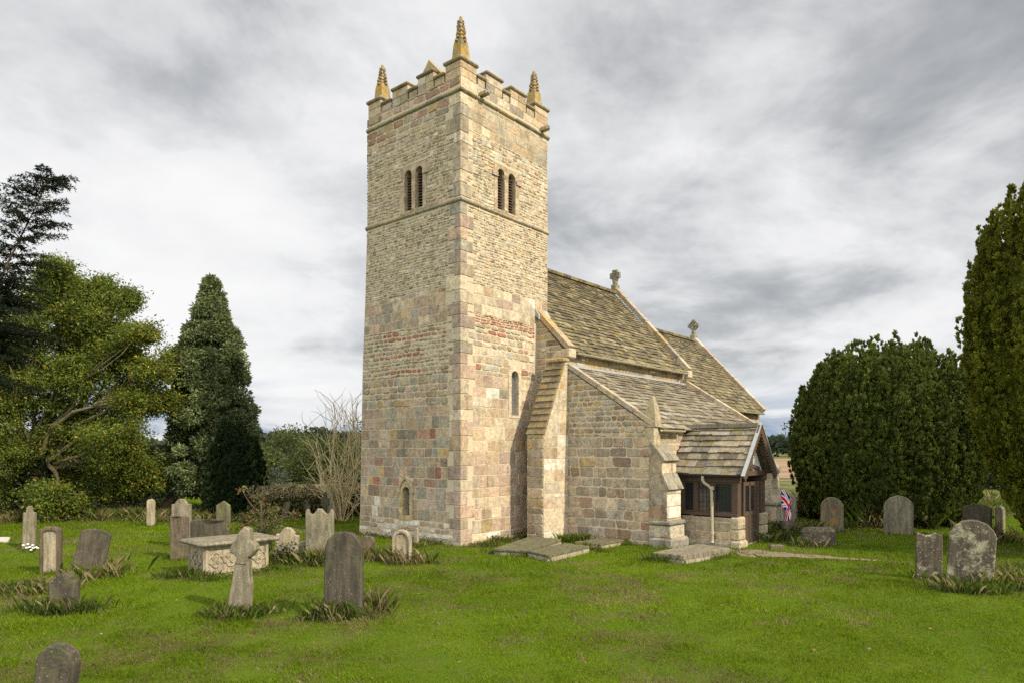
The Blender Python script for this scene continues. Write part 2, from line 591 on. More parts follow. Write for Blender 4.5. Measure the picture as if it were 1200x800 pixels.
class Stones(MB):
    def block(s, fr, quad, prot, bev, rnd, col, jit=0.0):
        """fr = (origin, along, normal); quad = 4 (s,z) corners counter-clockwise"""
        O, A, N = fr
        pts = []
        for i in range(4):
            p, a, b = Vector(quad[i]), Vector(quad[i - 1]), Vector(quad[(i + 1) % 4])
            la, lb = (a - p).length, (b - p).length
            if la < 0.012 or lb < 0.012:
                return
            c = rnd * random.uniform(.5, 1.3)
            pts.append(p + (a - p) / la * min(c, la * .35))
            pts.append(p + (b - p) / lb * min(c, lb * .35))
        if jit:
            pts = [p + Vector((random.uniform(-jit, jit), random.uniform(-jit, jit))) for p in pts]
        wv = .55 * jit + .010
        pts = [Vector((p.x + wv * .8 * mnoise.noise(Vector((p.x * 2.1, p.y * 2.4, 9.0))), p.y + wv * 1.9 * mnoise.noise(Vector((p.x * 1.4, p.y * 1.2, 3.0))))) for p in pts]
        cx = sum((p for p in pts), Vector((0, 0))) / 8
        mn = min((p - cx).length for p in pts)
        k = max(0.35, 1 - bev / max(mn, .01))
        ins = [cx + (p - cx) * k for p in pts]

        def W3(p, d):
            return O + A * p.x + N * d + Vector((0, 0, p.y))
        tilt = (random.uniform(-1, 1) * prot * .35, random.uniform(-1, 1) * prot * .35)
        sx = max(abs(p.x - cx.x) for p in pts) + .01
        sz = max(abs(p.y - cx.y) for p in pts) + .01

        def dd(p):
            return prot + tilt[0] * (p.x - cx.x) / sx + tilt[1] * (p.y - cx.y) / sz + random.uniform(-.1, .1) * prot
        ds = [dd(p) for p in pts]
        v = [W3(p, -.012) for p in pts] + [W3(p, max(.002, d - bev * .8)) for p, d in zip(pts, ds)] + [W3(p, d) for p, d in zip(ins, ds)] + [W3(cx, prot * 1.12)]
        f = []
        for k_ in range(2):
            for i in range(8):
                j = (i + 1) % 8
                f.append((k_ * 8 + i, k_ * 8 + j, k_ * 8 + 8 + j, k_ * 8 + 8 + i))
        for i in range(8):
            f.append((16 + i, 16 + (i + 1) % 8, 24))
        s.add(v, f, col)

    def wall(s, fr, z0, z1, left, right, zones, holes=(), rake=True):
        """fill a wall with courses; left/right give the edge at a height; zones give the masonry"""
        z = z0
        while z < z1 - .03:
            zn = next((q for q in zones if z < q['z'] - 1e-6), zones[-1])
            h = random.uniform(*zn['h'])
            top = min(z + h, z1, zn['z'] if zn['z'] > z + .03 else z1)
            if zn['z'] - top < .04 and zn['z'] <= z1:
                top = zn['z']
            if z1 - top < .05:
                top = z1
            spans = [(max(left(z), left(top)), min(right(z), right(top)))]
            full = (left(z), left(top), right(z), right(top))
            for (a, b, c, d) in holes:
                if c < top - .02 and d > z + .02:
                    nx = []
                    for (p, q) in spans:
                        if b <= p or a >= q:
                            nx.append((p, q))
                        else:
                            if a > p:
                                nx.append((p, a))
                            if b < q:
                                nx.append((b, q))
                    spans = nx
            for (p, q) in spans:
                if q - p < .04:
                    continue
                x = p
                skew0 = 0.0
                while x < q - 1e-4:
                    w = random.uniform(*zn['w'])
                    e = x + w
                    if q - e < zn['w'][0] * .6:
                        e = q
                    sk = random.uniform(-1, 1) * zn['sk'] if e < q else 0.0
                    g = zn['g'] / 2
                    bl, tl, br, tr = x - skew0, x + skew0, e - sk, e + sk
                    if rake and abs(x - spans[0][0]) < 1e-6 and full[0] != full[1] and x == max(full[0], full[1]):
                        bl, tl = full[0], full[1]
                    if rake and e == q and full[2] != full[3] and abs(q - min(full[2], full[3])) < 1e-6:
                        br, tr = full[2], full[3]
                    zj0 = random.uniform(-1, 1) * zn['zj']
                    zj1 = random.uniform(-1, 1) * zn['zj']
                    quad = [(bl + g, z + g + max(0, zj0)), (br - g, z + g + max(0, -zj0)), (tr - g, top - g - max(0, zj1)), (tl + g, top - g - max(0, -zj1))]
                    cx = (x + e) / 2
                    col = zn['col'](cx, (z + top) / 2) if callable(zn['col']) else pick(zn['col'])
                    if col is not None:
                        s.block(fr, quad, random.uniform(*zn['p']), zn['b'], zn['r'], col, zn['j'])
                    skew0 = sk
                    x = e
            z = top


def zone(z, h, w, col, kind='ashlar'):
    if kind == 'ashlar':
        d = dict(g=.015, sk=.008, zj=.008, p=(.003, .012), b=.010, r=.022, j=.004)
    elif kind == 'rough':
        d = dict(g=.026, sk=.026, zj=.020, p=(.006, .030), b=.020, r=.040, j=.009)
    else:
        d = dict(g=.018, sk=.018, zj=.014, p=(.003, .026), b=.013, r=.024, j=.009)
    d.update(z=z, h=h, w=w, col=col)
    return d


church = empty('church', (CX, CY, 0), ROT)
tag(church, 'old stone parish church with a square battlemented west tower, slate roofed nave and timber porch', 'church')


def interp(z, pts):
    for (a, va), (b, vb) in zip(pts, pts[1:]):
        if z <= b:
            return va + (vb - va) * max(0, (z - a)) / (b - a)
    return pts[-1][1]


TN = lambda z: interp(z, [(0, 4.57), (.7, 4.50), (5.35, 4.37), (7.5, 4.24), (9.95, 4.135), (12.8, 4.07), (20, 4.07)])
TW = 4.02
V = Vector
FR_W = (V((0, 0, 0)), V((0, 1, 0)), V((-1, 0, 0)))         # west face, s runs north
FR_S = (V((0, 0, 0)), V((1, 0, 0)), V((0, -1, 0)))         # south face, s runs east


# ---- windows -------------------------------------------------------
def arch_plate(mb, fr, A, B, z0, z1, a, b, zb, spring, proud, depth, col, mi=0, seg=14):
    """stone surround with one round-headed opening a..b from zb, springing at spring"""
    O, L, N = fr

    def W3(s_, z, d):
        return O + L * s_ + N * d + V((0, 0, z))
    r = (b - a) / 2
    cx = (a + b) / 2
    arch = [(b, zb), (b, spring)] + [(cx + r * math.cos(math.pi * k / seg), spring + r * math.sin(math.pi * k / seg)) for k in range(1, seg)] + [(a, spring), (a, zb)]

    def C():
        k = random.uniform(.85, 1.15)
        return (col[0] * k, col[1] * k, col[2] * k)
    # jambs in blocks
    nb = max(2, round((spring - zb) / .28))
    for k in range(nb):
        q0, q1 = zb + (spring - zb) * k / nb, zb + (spring - zb) * (k + 1) / nb
        for (x0, x1) in ((A, a), (b, B)):
            if x1 - x0 > .01:
                mb.add([W3(x0, q0, proud), W3(x1, q0, proud), W3(x1, q1, proud), W3(x0, q1, proud)], [(0, 1, 2, 3)], C(), mi)
    if zb - z0 > .01:
        mb.add([W3(A, z0, proud), W3(B, z0, proud), W3(B, zb, proud), W3(A, zb, proud)], [(0, 1, 2, 3)], C(), mi)
    hd = arch[1:-1]
    cc = C()
    for k in range(len(hd) - 1):
        if k % 3 == 0:
            cc = C()
        (xa, za), (xb, zb_) = hd[k], hd[k + 1]
        # outer edge point pushed to the plate border
        def outp(x, z):
            dx, dz = x - cx, z - spring
            best = 1e9
            for lim, v_ in ((B - cx, dx), (A - cx, dx), (z1 - spring, dz)):
                if v_ * lim > 1e-9:
                    best = min(best, lim / v_)
            return cx + dx * best, spring + dz * best
        oa, ob = outp(xa, za), outp(xb, zb_)
        poly = [(xa, za), oa, ob, (xb, zb_)]
        if abs(oa[1] - z1) > 1e-6 and abs(ob[1] - z1) < 1e-6:
            poly.insert(2, (B, z1))
        elif abs(oa[1] - z1) < 1e-6 and abs(ob[1] - z1) > 1e-6:
            poly.insert(2, (A, z1))
        mb.add([W3(x_, z_, proud) for x_, z_ in poly], [tuple(range(len(poly)))], cc, mi)
    # reveal and outer edge
    full = arch + [(a, zb)]
    loop = arch
    for k in range(len(loop)):
        (xa, za), (xb, zb_) = loop[k], loop[(k + 1) % len(loop)]
        mb.add([W3(xa, za, proud), W3(xb, zb_, proud), W3(xb, zb_, -depth), W3(xa, za, -depth)], [(0, 1, 2, 3)], C(), mi)
    oc = [(A, z0), (B, z0), (B, z1), (A, z1)]
    for k in range(4):
        (xa, za), (xb, zb_) = oc[k], oc[(k + 1) % 4]
        mb.add([W3(xa, za, proud), W3(xa, za, -.05), W3(xb, zb_, -.05), W3(xb, zb_, proud)], [(0, 1, 2, 3)], col, mi)


def lattice(mb, fr, a, b, z0, z1, d, step, wid, mi, diamond=True, mi_glass=1):
    O, L, N = fr

    def W3(s_, z, dd=d):
        return O + L * s_ + N * dd + V((0, 0, z))
    mb.add([W3(a, z0, d - .012), W3(b, z0, d - .012), W3(b, z1, d - .012), W3(a, z1, d - .012)], [(0, 1, 2, 3)], (1, 1, 1), mi_glass)
    if diamond:
        k = z0 - (b - a) * 1.5
        while k < z1:
            for sg in (1, -1):
                # line z = k + 1.5*(s-a) or mirrored
                p = []
                for s_ in (a, b):
                    zz = k + 1.5 * ((s_ - a) if sg > 0 else (b - s_))
                    p.append((s_, zz))
                (sa, za), (sb, zb_) = p
                if za > zb_:
                    (sa, za), (sb, zb_) = (sb, zb_), (sa, za)
                if zb_ < z0 or za > z1:
                    continue
                if za < z0:
                    q = (z0 - za) / (zb_ - za)
                    sa, za = sa + (sb - sa) * q, z0
                if zb_ > z1:
                    q = (z1 - za) / (zb_ - za)
                    sb, zb_ = sa + (sb - sa) * q, z1
                if (zb_ - za) > .02:
                    mb.bar(W3(sa, za), W3(sb, zb_), wid, wid, (1, 1, 1), mi, up=N)
            k += step
    else:
        nv = max(2, round((b - a) / step))
        for i in range(1, nv):
            mb.bar(W3(a + (b - a) * i / nv, z0), W3(a + (b - a) * i / nv, z1), wid, wid, (1, 1, 1), mi, up=N)
        nh = max(2, round((z1 - z0) / (step * 1.35)))
        for i in range(1, nh):
            mb.bar(W3(a, z0 + (z1 - z0) * i / nh), W3(b, z0 + (z1 - z0) * i / nh), wid, wid, (1, 1, 1), mi, up=N)


def panel_with_holes(mb, fr, left, right, z0, z1, holes, depth, mi=0, mi_dark=1, zcuts=()):
    """flat wall face minus rectangular holes; each hole gets a dark recess box"""
    O, L, N = fr

    def W3(s_, z, d=0.0):
        return O + L * s_ + N * d + V((0, 0, z))
    zs = sorted(set([z0, z1] + [q for h in holes for q in (h[2], h[3])] + list(zcuts)))
    zs = [z for z in zs if z0 <= z <= z1]
    for za, zb in zip(zs, zs[1:]):
        hs = sorted([h for h in holes if h[2] <= za + 1e-6 and h[3] >= zb - 1e-6])
        xa, xa2 = left(za), left(zb)
        for h in hs:
            mb.add([W3(xa, za), W3(h[0], za), W3(h[0], zb), W3(xa2, zb)], [(0, 1, 2, 3)], (1, 1, 1), mi)
            xa = xa2 = h[1]
        mb.add([W3(xa, za), W3(right(za), za), W3(right(zb), zb), W3(xa2, zb)], [(0, 1, 2, 3)], (1, 1, 1), mi)
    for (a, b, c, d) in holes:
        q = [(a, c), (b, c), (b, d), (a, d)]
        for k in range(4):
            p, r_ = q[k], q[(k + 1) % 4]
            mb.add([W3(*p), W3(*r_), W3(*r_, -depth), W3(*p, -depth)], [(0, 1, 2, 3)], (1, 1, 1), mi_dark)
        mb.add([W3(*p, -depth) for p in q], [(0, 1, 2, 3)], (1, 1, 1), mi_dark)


# ---- tower ---------------------------------------------------------
W_HOLES = [(1.38, 2.56, 9.80, 11.22), (1.98, 2.60, .60, 1.78)]
S_HOLES = [(1.40, 2.55, 9.80, 11.18), (2.06, 2.66, 3.68, 5.26)]
cuts = [.7, 5.35, 7.5, 9.95]
tw = MB()
panel_with_holes(tw, FR_W, lambda z: 0, TN, -.3, 13.2, W_HOLES, .6, 0, 1, cuts)
panel_with_holes(tw, FR_S, lambda z: 0, lambda z: TW, -.3, 13.2, S_HOLES, .6, 0, 1)
zc = [-.3] + cuts + [12.8, 13.2]
for a, b in zip(zc, zc[1:]):
    tw.add([(0, TN(a), a), (TW, TN(a), a), (TW, TN(b), b), (0, TN(b), b)], [(3, 2, 1, 0)])
    tw.add([(TW, 0, a), (TW, TN(a), a), (TW, TN(b), b), (TW, 0, b)], [(0, 1, 2, 3)])
tw.add([(0, 0, 13.05), (TW, 0, 13.05), (TW, 4.07, 13.05), (0, 4.07, 13.05)], [(0, 1, 2, 3)])

ASH_W = [(GREY, 3.2), (TAN, 4), (PINK, 1.2), (BROWN, 1.2), (WHITE, .35), (RED, .4), (OCHRE, .25), (DGREY, 1)]
ASH_S = [(CREAM, 3), (TAN, 3), (PINK, 2.6), (WHITE, .5), (OCHRE, .5), (GREY, .7)]
RUB_W = [(TAN, 4), (GREY, 2.5), (PEB, 3), (CREAM, 1.5), (BROWN, .9), (BRICK, .12)]
RUB_S = [(CREAM, 4), (TAN, 4), (PEB, 2), (GREY, .8), (OCHRE, .4), (PINK, .5), (BRICK, .08)]
BASE = [(WHITE, 2.5), (CREAM, 2), (TAN, 2), (GREY, 1.5), (PINK, .6)]


def rub_brick_w(s_, z):
    band = (5.92 + .03 * s_ < z < 6.12 + .03 * s_ and .4 < s_ < 3.4) or (5.50 < z < 5.68 and 1.3 < s_ < 3.6) or (4.98 < z < 5.14 and 1.0 < s_ < 3.0)
    if band and random.random() < .85:
        return pick([(BRICK, 1), (RED, .3)])
    return pick([(TAN, 4), (GREY, 2.6), (CREAM, 1.4), (BROWN, 1.2), (PINK, .7), (BRICK, .12)])


def brick_s(s_, z):
    return pick([(BRICK, 4), (RED, 1), (TAN, .5)])


def rub_s_brick(s_, z):
    if random.random() < .10:
        return pick([(BRICK, 2), (RED, 1)])
    return pick(RUB_S)


def top_w(s_, z):
    if z < 12.62 - .08 * s_:
        return pick([(TAN, 3), (GREY, 1), (PINK, .6)])
    return pick([(RED, 2), (PINK, 1), (TAN, 2), (OCHRE, .5)])


def ash_w(s_, z):
    return pick(ASH_W if random.random() < .97 else [(BRICK, 1), (RED, 1)])


ZW = [zone(.28, (.24, .32), (.35, .7), BASE, 'rough'), zone(.62, (.16, .2), (.2, .5), BASE, 'rough'),
      zone(4.0, (.25, .37), (.24, .55), ash_w), zone(4.9, (.19, .28), (.22, .5), [(TAN, 3), (GREY, 3), (BROWN, 1), (PINK, 1), (OCHRE, .4)], 'rough'),
      zone(6.35, (.085, .15), (.14, .36), rub_brick_w, 'rough'), zone(7.35, (.24, .34), (.28, .55), [(TAN, 3), (PINK, 2), (GREY, 2), (RED, .6), (CREAM, .8)], 'ashlar'),
      zone(9.62, (.055, .10), (.07, .24), RUB_W, 'rubble'), zone(12.1, (.075, .125), (.11, .28), [(TAN, 4), (CREAM, 2), (GREY, 1.4), (PINK, .8), (OCHRE, .6)], 'rubble'),
      zone(12.72, (.17, .22), (.3, .6), top_w, 'rough'), zone(13.3, (.2, .26), (.35, .65), [(RED, 2.2), (PINK, 1.2), (TAN, 1.6)], 'rough')]
ZS = [zone(.3, (.24, .32), (.35, .7), BASE, 'rough'), zone(5.0, (.27, .40), (.28, .65), ASH_S),
      zone(6.35, (.14, .26), (.2, .5), rub_s_brick, 'rough'), zone(6.62, (.07, .08), (.18, .26), brick_s, 'rubble'),
      zone(7.45, (.26, .36), (.3, .6), [(CREAM, 4), (PINK, 2), (TAN, 2), (WHITE, .4)], 'ashlar'), zone(9.62, (.055, .10), (.07, .24), RUB_S, 'rubble'),
      zone(11.8, (.075, .13), (.11, .28), RUB_S, 'rubble'), zone(12.72, (.26, .34), (.35, .65), [(TAN, 4), (CREAM, 1.5), (GREY, 1.5)], 'ashlar'),
      zone(13.3, (.2, .24), (.4, .7), [(TAN, 4), (CREAM, 2), (GREY, 1)], 'ashlar')]
st = Stones()
# quoins at the near corner, large stones alternately long on each face
qz, quoins, k = .12, [], 0
while qz < 12.72:
    h = random.uniform(.30, .46)
    t1 = min(qz + h, 12.72)
    if 12.72 - t1 < .15:
        t1 = 12.72
    if qz < 9.66 < t1 + .12:
        t1 = 9.66
    a, b = (.28, .52) if k % 2 else (.52, .3)
    a *= random.uniform(.85, 1.15)
    b *= random.uniform(.85, 1.15)
    quoins.append((qz, t1, a, b))
    c = pick([(PINK, 2.4), (TAN, 2.4), (CREAM, 1.6), (GREY, 1)])
    st.box((-.02, -.02, qz + .006), (a - .008, b - .008, t1 - .006), c, 0, .014)
    qz = t1 if abs(t1 - 9.66) > 1e-6 else 9.82
    k += 1


def q_len(z, which):
    for (a, b, ls, lw) in quoins:
        if a <= z < b:
            return (ls if which == 's' else lw)
    return .3


def quoin_edge(which):
    def fn(z):
        return max(q_len(z - .05, which), q_len(z + .05, which)) if .12 < z < 12.7 else 0.0
    return fn


st.wall(FR_W, -.15, 13.2, quoin_edge('w'), lambda z: TN(z), ZW, W_HOLES + [(-1, 9, 9.64, 9.80), (-1, 9, 12.72, 12.88)], False)
st.wall(FR_S, -.15, 13.2, quoin_edge('s'), lambda z: TW, ZS, S_HOLES + [(-1, 9, 9.64, 9.80), (-1, 9, 12.72, 12.88), (3.35, 9, -1, 6.9)], False)
# far faces, laid the same way so that they hold up from another side
FR_E = (V((TW, 0, 0)), V((0, 1, 0)), V((1, 0, 0)))
st.wall(FR_E, 8.6, 13.2, lambda z: 0, lambda z: TN(z), ZW, [(-1, 9, 9.64, 9.80), (-1, 9, 12.72, 12.88)])
st.wall((V((0, 4.15, 0)), V((1, 0, 0)), V((0, 1, 0))), 9.8, 13.2, lambda z: 0, lambda z: TW, ZS, [(-1, 9, 12.72, 12.88)])
n0 = len(tw.v)
tower = MB()
tower.v = tw.v + st.v
tower.c = tw.c + st.c
tower.f = tw.f + [tuple(i + n0 for i in f) for f in st.f]
tower.m = tw.m + [2] * len(st.f)
T = tower.build('tower', [M['mortar'], M['dark'], M['stone']], church)


# ---- string courses
def string_course(z0, h, proj, W_, N_, name):
    mb = Stones()
    for (O, A, L) in ((V((-proj, -proj, 0)), V((0, 1, 0)), N_ + 2 * proj), (V((-proj, -proj, 0)), V((1, 0, 0)), W_ + 2 * proj),
                      (V((W_, 0, 0)), V((0, 1, 0)), N_ + proj), (V((0, N_, 0)), V((1, 0, 0)), W_)):
        s_ = 0.0
        nrm = V((1, 0, 0)) if abs(A.y) > .5 else V((0, 1, 0))
        while s_ < L - .01:
            w = random.uniform(.6, .95)
            e = min(s_ + w, L)
            if L - e < .3:
                e = L
            c = pick([((.33, .27, .18), 3), (GREY, 2), (DGREY, 1.4), (TAN, 1)])
            p0, p1 = O + A * (s_ + .003), O + A * (e - .003) + nrm * (proj + .06)
            mb.box((p0.x, p0.y, z0), (p1.x, p1.y, z0 + h), c, 0, .03)
            s_ = e
    return mb.build(name, M['coping'], T)


string_course(9.67, .11, .06, TW, TN(9.7), 'string_course')
string_course(12.755, .10, .075, TW, 4.07, 'string_course')


# ---- parapet
PZ0, PZC, PZM, PT = 13.18, 13.40, 13.66, .32


def parapet_piece(n0_, n1_, face, top, name):
    mb = Stones()
    h = top - PZ0
    rows = 1 if h < .3 else 2

    def put(s0, s1, z0, z1, a, b, col, bev):
        if face == 'w':
            mb.box((a, s0, z0), (b, s1, z1), col, 0, bev)
        elif face == 's':
            mb.box((s0, a, z0), (s1, b, z1), col, 0, bev)
        elif face == 'e':
            mb.box((TW - b, s0, z0), (TW - a, s1, z1), col, 0, bev)
        else:
            mb.box((s0, 4.07 - b, z0), (s1, 4.07 - a, z1), col, 0, bev)
    pal = [(TAN, 3), (CREAM, 1.4), (GREY, 1)] + ([(PINK, 1.4)] if face == 'w' else [])
    for r_ in range(rows):
        nb = max(1, round((n1_ - n0_) / .45))
        for k in range(nb):
            put(n0_ + (n1_ - n0_) * k / nb + .004, n0_ + (n1_ - n0_) * (k + 1) / nb - .004, PZ0 + h * r_ / rows + .004, PZ0 + h * (r_ + 1) / rows, -.012, PT, pick(pal), .012)
    put(n0_ - .03, n1_ + .03, top + .002, top + .095, -.075, PT + .03, pick([((.24, .20, .13), 2), (DGREY, 1), ((.30, .24, .14), 1.5)]), .03)
    return mb.build(name, M['lichen_stone'], T)


for face in 'wsen':
    m_ = [(1.09, 1.77), (2.2, 2.92)] if face in 'we' else [(1.05, 1.77), (2.15, 2.9)]
    g_ = [(.66, 1.05), (1.81, 2.16), (2.96, 3.41)] if face in 'we' else [(.69, 1.01), (1.81, 2.11), (2.94, 3.31)]
    for a, b in m_:
        parapet_piece(a, b, face, PZM, 'merlon')
    for a, b in g_:
        parapet_piece(a, b, face, PZC, 'crenel')
for (cx_, cy_) in ((0, 0), (1, 0), (0, 1), (1, 1)):
    mb = Stones()
    x0, x1 = (-.012, .64) if cx_ == 0 else (3.36, TW + .012)
    y0, y1 = (-.012, .61) if cy_ == 0 else (3.46, 4.082)
    mb.box((x0, y0, PZ0), (x1, y1, PZ0 + .25), pick([(TAN, 2), (CREAM, 1)]), 0, .014)
    mb.box((x0, y0, PZ0 + .255), (x1, y1, 13.63), pick([(TAN, 2), (CREAM, 1)]), 0, .014)
    mb.box((x0 - .06, y0 - .06, 13.632), (x1 + .06, y1 + .06, 13.74), (.27, .225, .15), 0, .035)
    mb.build('corner_block', M['lichen_stone'], T)
    # pinnacle: tapered square shaft with crocketed top
    mb = Stones()
    hh = 1.22 if (cx_, cy_) == (0, 0) else 1.06
    pcx, pcy = (x0 + x1) / 2, (y0 + y1) / 2
    mb.box((pcx - .19, pcy - .19, 13.735), (pcx + .19, pcy + .19, 13.82), BROWN, 0, .03)
    v8 = []
    for hw_, z_ in ((.185, 13.81), (.15, 13.83 + .37 * hh)):
        v8 += [(pcx - hw_, pcy - hw_, z_), (pcx + hw_, pcy - hw_, z_), (pcx + hw_, pcy + hw_, z_), (pcx - hw_, pcy + hw_, z_)]
    mb.hexa(v8, (.40, .29, .13))
    zz, rr = 13.82 + .37 * hh, .18
    for k in range(6):
        j = lambda: random.uniform(-.014, .014)
        w0_, w1_ = rr * .78, rr * 1.02
        mb.box((pcx - w0_ + j(), pcy - w0_ + j(), zz), (pcx + w0_ + j(), pcy + w0_ + j(), zz + .075 * hh), TAN, 0, .015)
        for (dx, dy) in ((1, 0), (-1, 0), (0, 1), (0, -1)):
            q = V((pcx + dx * w1_ * .82 + j(), pcy + dy * w1_ * .82 + j(), zz + .06))
            mb.box(q - V((.050, .050, .03)) * random.uniform(.75, 1.15) * (1 - k * .08), q + V((.050, .050, .035)) * random.uniform(.75, 1.15) * (1 - k * .08), random.choice([BROWN, OCHRE, (.22, .18, .11)]), 0, .018)
        zz += .098 * hh
        rr *= .90
    mb.box((pcx - .045, pcy - .045, zz - .02), (pcx + .045, pcy + .045, zz + .10), OCHRE, 0, .02)
    mb.build('pinnacle', M['gold_lichen'], T)
# gabled cap behind the west parapet
mb = Stones()
gz0, ga = 13.05, 14.52
for (u0, u1, o_) in ((.62, .8, .06), (.8, 2.4, 0.0)):
    y0, y1, ym = 1.08 - o_, 2.84 + o_, 1.96
    ze = 13.5 + o_
    mb.add([(u0, y0, gz0), (u0, y1, gz0), (u0, y1, ze), (u0, ym, ga + o_), (u0, y0, ze), (u1, y0, gz0), (u1, y1, gz0), (u1, y1, ze), (u1, ym, ga + o_), (u1, y0, ze)],
           [(4, 3, 2, 1, 0), (5, 6, 7, 8, 9), (0, 5, 9, 4), (4, 9, 8, 3), (3, 8, 7, 2), (2, 7, 6, 1)], TAN)
mb.build('gabled_cap', M['gold_lichen'], T)
# stone water spouts on the south face
for u_ in (.81, 3.68):
    mb = Stones()
    mb.box((u_ - .09, -.30, 12.87), (u_ + .09, .05, 12.99), (.36, .30, .20), 0, .02)
    mb.box((u_ - .05, -.33, 12.90), (u_ + .05, -.27, 13.005), (.24, .26, .27), 0, .01)
    mb.build('water_spout', M['coping'], T)


def belfry(fr, A, B, lights, name):
    mb = MB()
    mid = (lights[0][1] + lights[1][0]) / 2
    zb = 9.86
    for (a, b), (P0, P1) in zip(lights, ((A, mid), (mid, B))):
        r = (b - a) / 2
        arch_plate(mb, fr, P0, P1, 9.80, 11.2, a, b, zb, 11.08 - r, .018, .30, TAN, 0)
        O, L, N = fr
        z = zb + .03
        while z < 10.98:
            c0, c1 = O + L * a + N * -.10, O + L * b + N * -.10
            mb.hexa([c0 + V((0, 0, z)), c1 + V((0, 0, z)), c1 + V((0, 0, z)) - N * .10 + V((0, 0, .07)), c0 + V((0, 0, z)) - N * .10 + V((0, 0, .07)),
                     c0 + V((0, 0, z + .022)), c1 + V((0, 0, z + .022)), c1 + V((0, 0, z + .022)) - N * .10 + V((0, 0, .07)), c0 + V((0, 0, z + .022)) - N * .10 + V((0, 0, .07))], (1, 1, 1), 1)
            z += .085
    # shaft with capital between the lights, imposts at the sides
    O, L, N = fr
    c = O + L * mid - N * .05
    hw = (lights[1][0] - lights[0][1]) / 2 + .01
    mb.lathe((c.x, c.y, 0), [(hw * 1.0, 9.86), (hw * 1.0, 9.93), (hw * .75, 9.97), (hw * .72, 10.72), (hw * 1.15, 10.86), (hw * 1.3, 10.94)], 12, TAN, 0)
    for s_ in (A + .02, B - .02):
        q = O + L * s_
        w = .12
        p = [q + L * (-w) - N * .02, q + L * w - N * .02, q + L * w + N * .06, q + L * (-w) + N * .06]
        mb.hexa([x_ + V((0, 0, 10.80)) for x_ in p] + [x_ + V((0, 0, 10.93)) for x_ in p], PINK, 0)
    return mb.build(name, [M['stone'], M['timber']], T)


belfry(FR_W, 1.38, 2.56, ((1.55, 1.87), (2.03, 2.35)), 'belfry_window')
belfry(FR_S, 1.40, 2.55, ((1.55, 1.87), (2.04, 2.38)), 'belfry_window')


def lancet(fr, A, B, z0, z1, a, b, zb, zt, proud, col, name):
    mb = MB()
    r = (b - a) / 2
    arch_plate(mb, fr, A, B, z0, z1, a, b, zb, zt - r, proud, .34, col, 0)
    lattice(mb, fr, a, b, zb, zt, -.16, .085, .008, 1, True, 2)
    return mb.build(name, [M['stone'], M['lead'], M['glass']], T)


lancet(FR_W, 1.98, 2.60, .60, 1.78, 2.11, 2.42, .74, 1.60, .03, (.46, .36, .2), 'lancet_window')
lancet(FR_S, 2.06, 2.66, 3.68, 5.26, 2.19, 2.53, 3.76, 5.12, .02, CREAM, 'lancet_window')
# pointed hood over the little west window
mb = Stones()
for sg in (-1, 1):
    pts_ = [(sg * .31, 1.42), (sg * .29, 1.58), (sg * .2, 1.75), (0, 1.90)]
    for (a0, z0_), (a1, z1_) in zip(pts_, pts_[1:]):
        mb.bar((-.03, 2.265 + a0, z0_), (-.03, 2.265 + a1, z1_), .09, .075, (.45, .37, .24), 0, up=(-1, 0, 0))
mb.build('hood_mould', M['stone'], T)


# ---- slates --------------------------------------------------------
def slates(mb, O, A, U, N, length, slope_len, rows, wr, pal, lift=.05, thick=.022, edge=0.0):
    """O eave corner, A along the eave, U up the slope, N normal; diminishing courses"""
    hs = [1.0 - .45 * k / rows for k in range(rows)]
    tot = sum(hs)
    t0 = 0.0
    for k in range(rows):
        h = hs[k] / tot * slope_len
        x = -random.uniform(0, wr[0])
        while x < length:
            w = random.uniform(*wr)
            a, b = max(0, x), min(length, x + w)
            x += w
            if b - a < .03:
                continue
            c = pick(pal)
            lo = random.uniform(-.022, .018) - (.05 if random.random() < .03 else 0)
            lf = lift * random.uniform(.75, 1.3)
            sk = random.uniform(-.006, .006)
            th = thick * random.uniform(.8, 1.5)
            t1 = min(t0 + h * 1.25, slope_len)
            g = .004
            P = lambda s_, t_, d_: O + A * s_ + U * t_ + N * d_
            lo2 = lo + sk
            v = [P(a + g, t0 + lo, lf - th), P(b - g, t0 + lo2, lf - th), P(b - g, t1, .002), P(a + g, t1, .002),
                 P(a + g, t0 + lo, lf), P(b - g, t0 + lo2, lf + sk), P(b - g, t1, .012), P(a + g, t1, .012)]
            mb.hexa(v, c)
        t0 += h


SL = [((.135, .115, .072), 4), ((.185, .155, .092), 3), ((.235, .20, .12), 1.8), ((.095, .082, .058), 1.6)]
SLP = [((.20, .175, .13), 3), ((.26, .225, .16), 2.4), ((.15, .13, .10), 2), ((.30, .27, .21), .8)]


def gable_body(u0, u1, nS, nN, eS, ridge_n, ridge_z, z0=-.3):
    """plain walls of a gabled block, eave height eS both sides"""
    mb = MB()
    pr = [(nS, z0), (nN, z0), (nN, eS), (ridge_n, ridge_z), (nS, eS)]
    v = [(u0, n, z) for n, z in pr] + [(u1, n, z) for n, z in pr]
    mb.add(v, [(0, 1, 2, 3, 4)[::-1], (5, 6, 7, 8, 9), (0, 5, 9, 4), (4, 9, 8, 3), (3, 8, 7, 2), (2, 7, 6, 1)])
    return mb


def merge(base, stones, name, parent, mats=None):
    n_ = len(base.v)
    base.v += stones.v
    base.c += stones.c
    base.f += [tuple(i + n_ for i in f) for f in stones.f]
    base.m += [1] * len(stones.f)
    return base.build(name, mats or [M['mortar'], M['stone']], parent)


WALLS = [(TAN, 4), (CREAM, 2), (GREY, 2), (OCHRE, 1), (BROWN, .8), (PINK, .8)]
